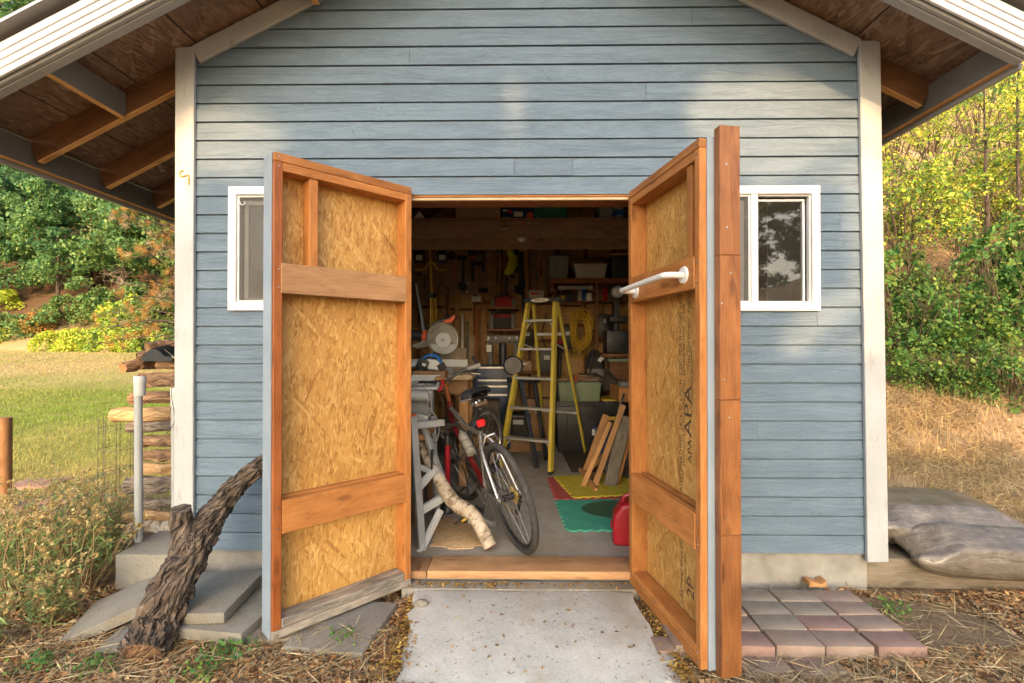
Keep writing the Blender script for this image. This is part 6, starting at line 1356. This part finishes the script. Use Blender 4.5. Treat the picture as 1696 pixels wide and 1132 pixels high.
bp_ = P(988,600,3.4); o = thing('backpack','black and grey backpack on top of the dark tarp','backpack',(bp_.x,3.5,ht.z+.08)); MB().grid(lambda u,v: V(.13*math.cos(u*6.283)*math.sin(math.pi*(.08+.9*v))**.5*(1-.2*v), .10*math.sin(u*6.283)*math.sin(math.pi*(.08+.9*v))**.5, .36*v+.015*math.sin(9*u+4*v)),24,14,True).build('pack','black_rubber',o,0,True); MB().grid(lambda u,v: V(.11*math.cos(math.pi*(1+u)),-.055-.06*abs(math.sin(math.pi*u)),.02+.15*v-.05*v*v),14,6).build('front_pocket','grey_cloth',o,0,True); MB().box((.05,-.115,.24),(.05,.01,.07),(0,R(40),0)).build('buckle','white_print',o,.003); MB().tube(smooth_path([(-.02,-.08,.34),(-.06,-.13,.2),(-.08,-.1,.08)],5),.012,6).build('strap','black_plastic',o,0,True)
a = P(1008,594,3.3); tag(MB().bb(a.x,a.x+.45,3.32,3.5,a.z-.045,a.z).build('green_lid','sage_bin',None,.015,seg=2),'pale green plastic lid lying on the tarp at the right','lid')
MB().bb(a.x+.02,1.84,3.34,3.46,ht.z-.05,a.z-.046).build('lid_support','rafter',shed,.002)
tag(MB().cyl(P(953,637,3.02)+V(0,0,-.03),P(954,621,3.02),.014,n=10).build('marker_tube','orange_plastic',None,0,True),'small orange tube standing on the green tote','tube')
# yellow rope coil hanging
rc = P(962,545,3.75); m = MB(); rs = random.Random(4); pts=[]
for k in range(15):
    rx,rz = .085+rs.uniform(-.02,.04), .24+rs.uniform(-.07,.05); cx,cz = rs.uniform(-.03,.03), rs.uniform(-.05,.05)-(.02*k%.08); tl = rs.uniform(-.25,.25)
    for j in range(12):
        a = j*2*math.pi/12; x_,z_ = math.cos(a)*rx*(1+.35*math.sin(a)), math.sin(a)*rz; pts.append(rc+V(cx+x_*math.cos(tl)-z_*math.sin(tl), -.05*math.sin(a*2+k)+rs.uniform(-.03,.03), cz+x_*math.sin(tl)+z_*math.cos(tl)))
o = thing('cord_coil','thick coil of yellow cord hanging on the back wall right of the ladder','cord',tuple(rc)); MB().tube([p-rc for p in smooth_path(pts,3)],.0075,6).build('coil','rope_yellow',o,0,True); MB().tube([p-rc for p in smooth_path([rc+V(-.05,0,-.2),rc+V(-.10,-.05,-.32),rc+V(-.02,-.1,-.40),rc+V(.06,-.05,-.30)],6)],.0075,6).build('tail','rope_yellow',o,0,True)
# drill press
dp = P(1023,560,3.35); o = thing('drill_press','black drill press at the right end of the back wall','drill press',(0,0,0)); zt = P(1023,485,3.35).z
MB().cyl((dp.x,3.45,dp.z-.2),(dp.x,3.45,zt),.036,n=14).build('column','black_metal',o,0,True); MB().box((dp.x,3.40,P(1,530,3.35).z),(.22,.3,.07)).build('table','black_metal',o,.008,seg=2); MB().lathe([(0,-.03),(.05,-.03),(.075,0),(.05,.03),(0,.03)],(dp.x,3.36,zt+.01),18,RX90).build('pulley','white_plastic',o,0,True); MB().box((dp.x,3.42,zt+.01),(.16,.1,.18)).build('head','black_plastic',o,.02,seg=2); MB().box((dp.x,3.45,dp.z-.05),(.28,.3,.28)).build('base','black_metal',o,.01,seg=2); MB().bb(dp.x-.2,1.84,3.3,3.7,dp.z-.24,dp.z-.195).build('machine_shelf','rafter',shed,.002)
# tripod tool at centre right (black chrome)
o = thing('trolley_jack','black and red hand tool standing behind the ladder','tool',(0,0,0)); c = P(927,590,3.5); MB().tube([c+V(0,0,-.3),c+V(0,0,.05),c+V(0,0,.16)],[.022,.026,.05],12).build('shaft','black_metal',o,0,True); MB().tube([c+V(-.08,0,.03),c+V(-.04,0,.10),c+V(.04,0,.10),c+V(.08,0,.03)],.014,8).build('grips','black_rubber',o,0,True); MB().lathe([(0,0),(.05,0),(.045,.06),(0,.07)],c+V(0,0,.15),14).build('cap','red_cloth',o,0,True); MB().cyl(c+V(0,0,-.34),c+V(0,0,-.30),.09,n=16).build('foot','black_metal',o,0,True); MB().cyl(V(c.x,c.y,FZ),c+V(0,0,-.341),.03,n=12).build('post','black_metal',o,0,True)
# ---- leaning boards and clamps at right
cl_ = [((965,806),(1010,700),.045,.03,'long wooden slat leaning from the floor mat, leftmost'),((984,806),(1032,672),.05,.035,'long orange slat crossing the others'),((975,780),(1020,735),.04,.03,'short slat lying across the leaning boards'),((1010,806),(1037,690),.11,.02,'grey board leaning behind the slats'),((1016,804),(1044,700),.09,.03,'wide orange board leaning at the right door'),((970,782),(1004,688),.07,.025,'broad brown slat behind the long ones')]
for k,((x0,y0_),(x1,y1_),w_,h_,lab) in enumerate(cl_):
    a = PF(x0,y0_,FZ+.02); yy = a.y+.32; b = P(x1,y1_,yy); o = MB().beam(a,b,w_,h_,(0,-1,.2)).build('slat','grey_timber' if k==3 else ('fir' if k==4 else 'clamp_wood'),None,.004); tag(o,lab,'slat','slats leaning by the right door')
for x0,y0_,x1,y1_,lab in ((960,777,987,812,'rounded wooden bar lying on the floor mat, nearest'),(968,774,992,804,'rounded wooden bar lying on the floor mat, second')):
    a,b = PF(x0,y0_,FZ+.03),PF(x1,y1_,FZ+.03); tag(MB().tube([a,a.lerp(b,.1),a.lerp(b,.9),b],[.015,.024,.024,.015],10).build('wooden_bar','clamp_wood',None,0,True),lab,'bar','bars lying on the foam mat')
tag(MB().tube([P(1024,682,2.3),P(1034,652,2.35)],.012,8).build('chisel_rod','chrome',None,0,True),'shiny metal rod among the leaning slats','rod')
o = thing('bench_end','orange-brown wooden bench end behind the right door','bench',(0,0,0)); a = P(1025,640,2.4); MB().bb(a.x,a.x+.5,2.4,2.9,P(1,665,2.4).z,P(1,641,2.4).z).build('bench_top','fir',o,.004); MB().bb(a.x+.25,a.x+.33,2.5,2.58,FZ,P(1,665,2.4).z-.001).build('leg','fir_red',o,.003); MB().bb(a.x+.02,a.x+.14,2.42,2.55,P(1,641,2.4).z+.001,P(1,632,2.4).z).build('tin','steel',o,.006)  # end of a wooden bench, with a leg and a tin on top
# ---- floor: mats, gas can
dm = thing('slotted_mat','dark brown slotted door mat on the floor behind the foam tiles','mat',(0,0,0)); q = [PF(932,749,FZ),PF(985,749,FZ),PF(1000,783,FZ),PF(948,783,FZ)]
for k in range(13):
    t_=k/12; a,b=q[0].lerp(q[1],t_),q[3].lerp(q[2],t_); MB().beam(a+V(0,0,.006),b+V(0,0,.006),.022,.010).build('slat','mat_brown',dm)
MB().add([v+V(0,0,.002) for v in q],[(0,3,2,1)]).build('backing','black_rubber',dm)
def ptile(name,label,c,rot,mat,z,skip=()):
    n=8; s=.62; poly=[]; d=.016
    for side in range(4):
        for k in range(n):
            for f_,h in ((.0,0),(.25,0),(.2,d),(.8,d),(.75,0)) if side not in skip else ((0,0),):
                t_=(k+f_)/n*s
                poly.append({0:(t_,-h),1:(s+h,t_),2:(s-t_,s+h),3:(-h,s-t_)}[side])
    o=MB().prism(poly,0,.011).build(name,mat,None,.0015); o.location=(c[0],c[1],z); o.rotation_euler=(0,0,R(rot)); return tag(o,label,'foam tile','interlocking foam floor tiles')
g = PF(941,881,FZ); ptile('foam_tile','green foam floor tile with a dark wet stain',(g.x,g.y,0),2.5,'foam_green_wet',FZ+.002); ptile('foam_tile','red foam floor tile showing only at the left corner',(g.x-.025,g.y+.66,0),2.5,'foam_red',FZ+.001)
yl = PF(951,829,FZ); ptile('foam_tile','yellow foam floor tile behind the green one',(yl.x,yl.y+.01,0),10,'foam_yellow',FZ+.0135); ptile('foam_tile','green foam floor tile hidden partly behind the right door',(g.x+.64,g.y+.03,0),2.5,'foam_green',FZ+.002)
gc = PF(1018,911,FZ); o = thing('gas_can','red plastic fuel can standing just inside the right door','fuel can',(gc.x+.13,gc.y+.11,FZ),R(-8)); o.scale = (.9,.9,.9)
MB().prism([(-.13,0),(.13,0),(.135,.03),(.135,.20),(.10,.285),(.0,.30),(-.075,.285),(-.13,.20),(-.135,.03)],-.085,.085,frame((0,0,0),(1,0,0),(0,0,1))).build('tank','red_plastic',o,.03,seg=4); MB().bb(-.145,-.1352,-.03,.03,.10,.15).build('side_panel','red_plastic',o,.004); MB().tube(smooth_path([(-.06,0,.28),(-.04,0,.33),(.06,0,.335),(.10,0,.27)],4),.014,8).build('handle','red_plastic',o,0,True); MB().cyl((.03,0,.29),(.03,0,.325),.03,n=14).build('cap','black_plastic',o,0,True)
# ---- loft boxes
lz = 2.4255; Ly = 1.50
def lbox(x0,x1,dep=.3,h=.3): return P(x0,350,Ly).x,P(x1,350,Ly).x,Ly,Ly+dep,lz,lz+h
a = lbox(755,829); o = thing('cardboard_box','plain brown cardboard box on the loft','box',(0,0,0)); MB().bb(*a).build('carton','cardboard',o,.004); MB().bb(a[0]+.002,a[1]-.002,a[2]-.0015,a[2]-.0005,a[4],a[4]+.03).build('bottom_flap','cardboard',o)
a = lbox(831,884); o = thing('printed_carton','dark blue printed carton with red disc on the loft','box',(0,0,0)); MB().bb(*a).build('carton','blue_paint',o,.004); yy=a[2]
for nm,mt,x0,y0_,x1,y1_ in (('label_panel','white_print',851,351,866,359),('label_strip','white_print',832,361,846,365),('band','black_plastic',831,333,884,343),('tag_print','white_print',865,335,873,340),('text_block','white_print',833,348,841,350)):
    q0,q1=P(x0,y0_,yy),P(x1,y1_,yy); MB().bb(q0.x,q1.x,yy-.003 if mt!='black_plastic' else yy-.002,yy-.0005,q1.z,q0.z).build(nm,mt,o)
MB().lathe([(0,-.002),(.032,-.002),(.032,.0),(0,.0)],P(878,358,yy-.002),20,RX90).build('red_disc','orange_plastic',o); MB().lathe([(0,-.002),(.014,-.002),(.014,.0),(0,.0)],P(845,351,yy-.002),14,RX90).build('small_disc','red_light',o)
a = lbox(886,938); tote('storage_tote','dark green tote on the loft beside the printed carton',P(882,350,Ly).x,P(941,350,Ly).x,Ly,Ly+.4,lz,lz+.32,'green_bin',None,.9)
a = lbox(943,982,.2,.018); tag(MB().bb(*a).build('plank_offcut','cardboard',None,.002),'short flat board lying at the front of the loft','board')
tote('storage_tote','small grey bin at the right end of the loft',P(992,350,Ly).x,P(1017,350,Ly).x,Ly,Ly+.3,lz,lz+.15,'grey_bin','grey_bin',.85)
q=P(1027,356,Ly); o=thing('glass_jar','plastic jar with blue label at the right end of the loft','jar',(q.x,Ly+.06,lz)); MB().lathe([(0,0),(.045,0),(.045,.10),(.035,.12),(.035,.135),(0,.135)],(0,0,0),18).build('jar','clear_bin',o,0,True); MB().lathe([(.0456,.03),(.0462,.03),(.0462,.08),(.0456,.08)],(0,0,0),18).build('label_wrap','bright_blue',o,0,True)
q=P(694,357,Ly); tag(MB().prism([(-.06,0),(.06,0),(-.0,.075)],-.004,.004,frame((q.x,Ly+.02,lz),(1,.2,0),(0,0,1))).build('paper_card','white_print',None),'white folded card at the left end of the loft','card')
for k,(x0,y0_,x1,y1_) in enumerate(((690,366,745,330),)): MB().beam(P(x0,y0_,2.3),P(x1,y1_,2.1),.04,.1).build('loft_brace','old_beam',shed,.003)
q=P(864,392,1.475); o=thing('puck_light','small unlit round lamp fixed under the loft beam','lamp',(q.x,1.455,2.255)); MB().lathe([(0,.0),(.034,0),(.036,-.012),(.028,-.03),(.012,-.038),(0,-.038)],(0,.02,.006),18).build('lens','clear_bin',o,0,True); MB().lathe([(.038,.006),(.038,-.008),(.034,-.008),(.034,.006)],(0,.02,.0),18).build('bezel','steel',o,0,True)
# scars and paint flecks on the first joist
for k,(px,py,w_) in enumerate(((836,379,.05),(889,371,.03),(903,372,.02),(900,385,.018),(932,387,.03),(946,384,.016),(992,386,.03),(995,383,.02),(878,371,.016),(798,375,.01))):
    q=P(px,py,1.478); MB().box((q.x,1.479,q.z),(w_,.003,.006+random.uniform(0,.006)),(0,R(random.uniform(-20,20)),0)).build('beam_scar','pale_board',shed,.001)

# ---- more clutter on the back wall and floor
def can(label,px,py,Y,r,h,mat,cap='black_plastic',cat='can',grp='cans and jars inside the shed'):
    q = P(px,py,Y); o = thing('spray_can' if h > 2.4*r else 'paint_can',label,cat,(q.x,Y,q.z),0,grp)
    MB().lathe([(0,0),(r,0),(r,h*.8),(r*.8,h*.86),(0,h*.86)],(0,0,0),16).build('can_body',mat,o,0,True); MB().lathe([(0,h*.86),(r*.62,h*.86),(r*.62,h),(0,h)],(0,0,0),14).build('cap',cap,o,0,True)
for px,w_ in ((952,.9),(1012,.6)):
    q = P(px,500,4.1); MB().bb(q.x-w_*.3,q.x+w_*.4,3.98,4.2,q.z-.02,q.z).build('wall_ledge','rafter',shed,.002)
can('white spray can on the ledge behind the ladder',960,499,4.05,.035,.2,'white_print'); can('blue spray can on the ledge behind the ladder',967,499,4.05,.033,.18,'bright_blue'); can('steel paint can on the ledge right of the ladder',975,499,4.05,.06,.13,'steel'); can('red spray can right of the cord coil',1003,499,4.05,.035,.2,'red_light'); can('tan paint can at the right end of the ledge',1012,499,4.05,.06,.14,'tan_plastic'); can('small yellow can beside the tan paint can',1020,499,4.05,.035,.12,'tool_yellow')
def hangbar(label,px,y0_,y1_,wd,mat,head=None,cat='tool'):
    a,b = P(px,y0_,YB-.13),P(px,y1_,YB-.13); o = thing('hand_tool',label,cat,tuple(b),0,'small hand tools hung on the back wall')
    MB().tube([V(0,0,0),(a-b)*.35,(a-b)*.5,a-b],[wd,wd,wd*.5,wd*.5],8).build('shaft',mat,o,0,True)
    if head: MB().box(a-b,(wd*5,.03,wd*2.2)).build('head',head,o,.004)
for args in (('orange-handled screwdriver left of the lime trimmer',818,420,446,.012,'orange_plastic'),('black pry bar left of the lime trimmer',824,416,470,.010,'black_metal','black_metal'),('yellow-handled chisel left of the lime trimmer',829,422,444,.013,'tool_yellow'),('steel wrench hung right of the black garden tool',880,424,458,.012,'steel','steel'),('long steel wrench hung below the strand board panel',888,420,470,.013,'steel','steel'),('red-handled pliers hung left of the grey tote',896,430,458,.015,'red_plastic'),('thin grey rod hung left of the grey tote',904,416,476,.008,'grey_metal'),
   ('wooden-handled file hung at the left end of the pegboard',694,455,484,.012,'clamp_wood','black_metal'),('dark square hung under the left work light',703,452,478,.010,'black_metal','steel'),('short orange tool between the coil and the round black tool',753,440,466,.012,'orange_plastic'),('steel snips hung low on the pegboard',774,470,486,.014,'steel','steel')): hangbar(*args)
for k,(px,py,Y,s_,mat,lab) in enumerate(((868,606,3.2,(.16,.18,.12),'cardboard','small carton on the floor stack behind the ladder'),(905,600,3.5,(.18,.2,.3),'black_plastic','black machine case behind the ladder steps'),(872,560,3.7,(.2,.2,.22),'dark_cloth','dark bag hanging low behind the ladder'),(893,690,3.2,(.3,.25,.45),'brown_board','brown crate on the floor behind the ladder'),(858,705,3.1,(.3,.25,.3),'black_rubber','black crate on the floor under the blue chest side'),(800,690,2.3,(.34,.3,.35),'dark_cloth','dark sack on the floor behind the saddle'),(940,560,3.9,(.16,.15,.3),'black_plastic','black box between ladder and cord coil'),(1003,540,3.8,(.22,.2,.3),'black_metal','black cabinet between the cord coil and the drill press'))):
    q = P(px,py,Y); o = thing('storage_box',lab,'box',(q.x,Y,q.z)); MB().box((0,0,0),s_).build('body',mat,o,.012,seg=2); MB().box((0,-s_[1]/2-.003,s_[2]*.2),(s_[0]*.4,.004,s_[2]*.18)).build('front_label','white_print' if k in (0,6) else 'grey_metal',o,.001)
    if py < 610: MB().bb(q.x-s_[0]*.6,q.x+s_[0]*.6,Y-.05,4.2,q.z-s_[2]/2-.025,q.z-s_[2]/2-.001).build('wall_ledge','rafter',shed,.002)
    elif q.z-s_[2]/2 > FZ+.02: MB().bb(q.x-s_[0]*.45,q.x+s_[0]*.45,Y-s_[1]*.4,Y+s_[1]*.4,FZ,q.z-s_[2]/2-.001).build('plinth','brown_board',o,.003,loc=(-q.x,-Y,-q.z))
for k,pts in enumerate((((818,500),(826,540),(834,520),(846,560)),((905,520),(898,560),(912,590),(900,610)),((1000,505),(995,540),(1006,560),(998,590)))):
    tag(MB().tube(smooth_path([P(x_,y_,3.95) for x_,y_ in pts],6),.007,6).build('hanging_cable','black_rubber',None,0,True),('black cable dangling by the tool bags','black cable dangling behind the ladder','black cable dangling left of the drill press')[k],'cable')
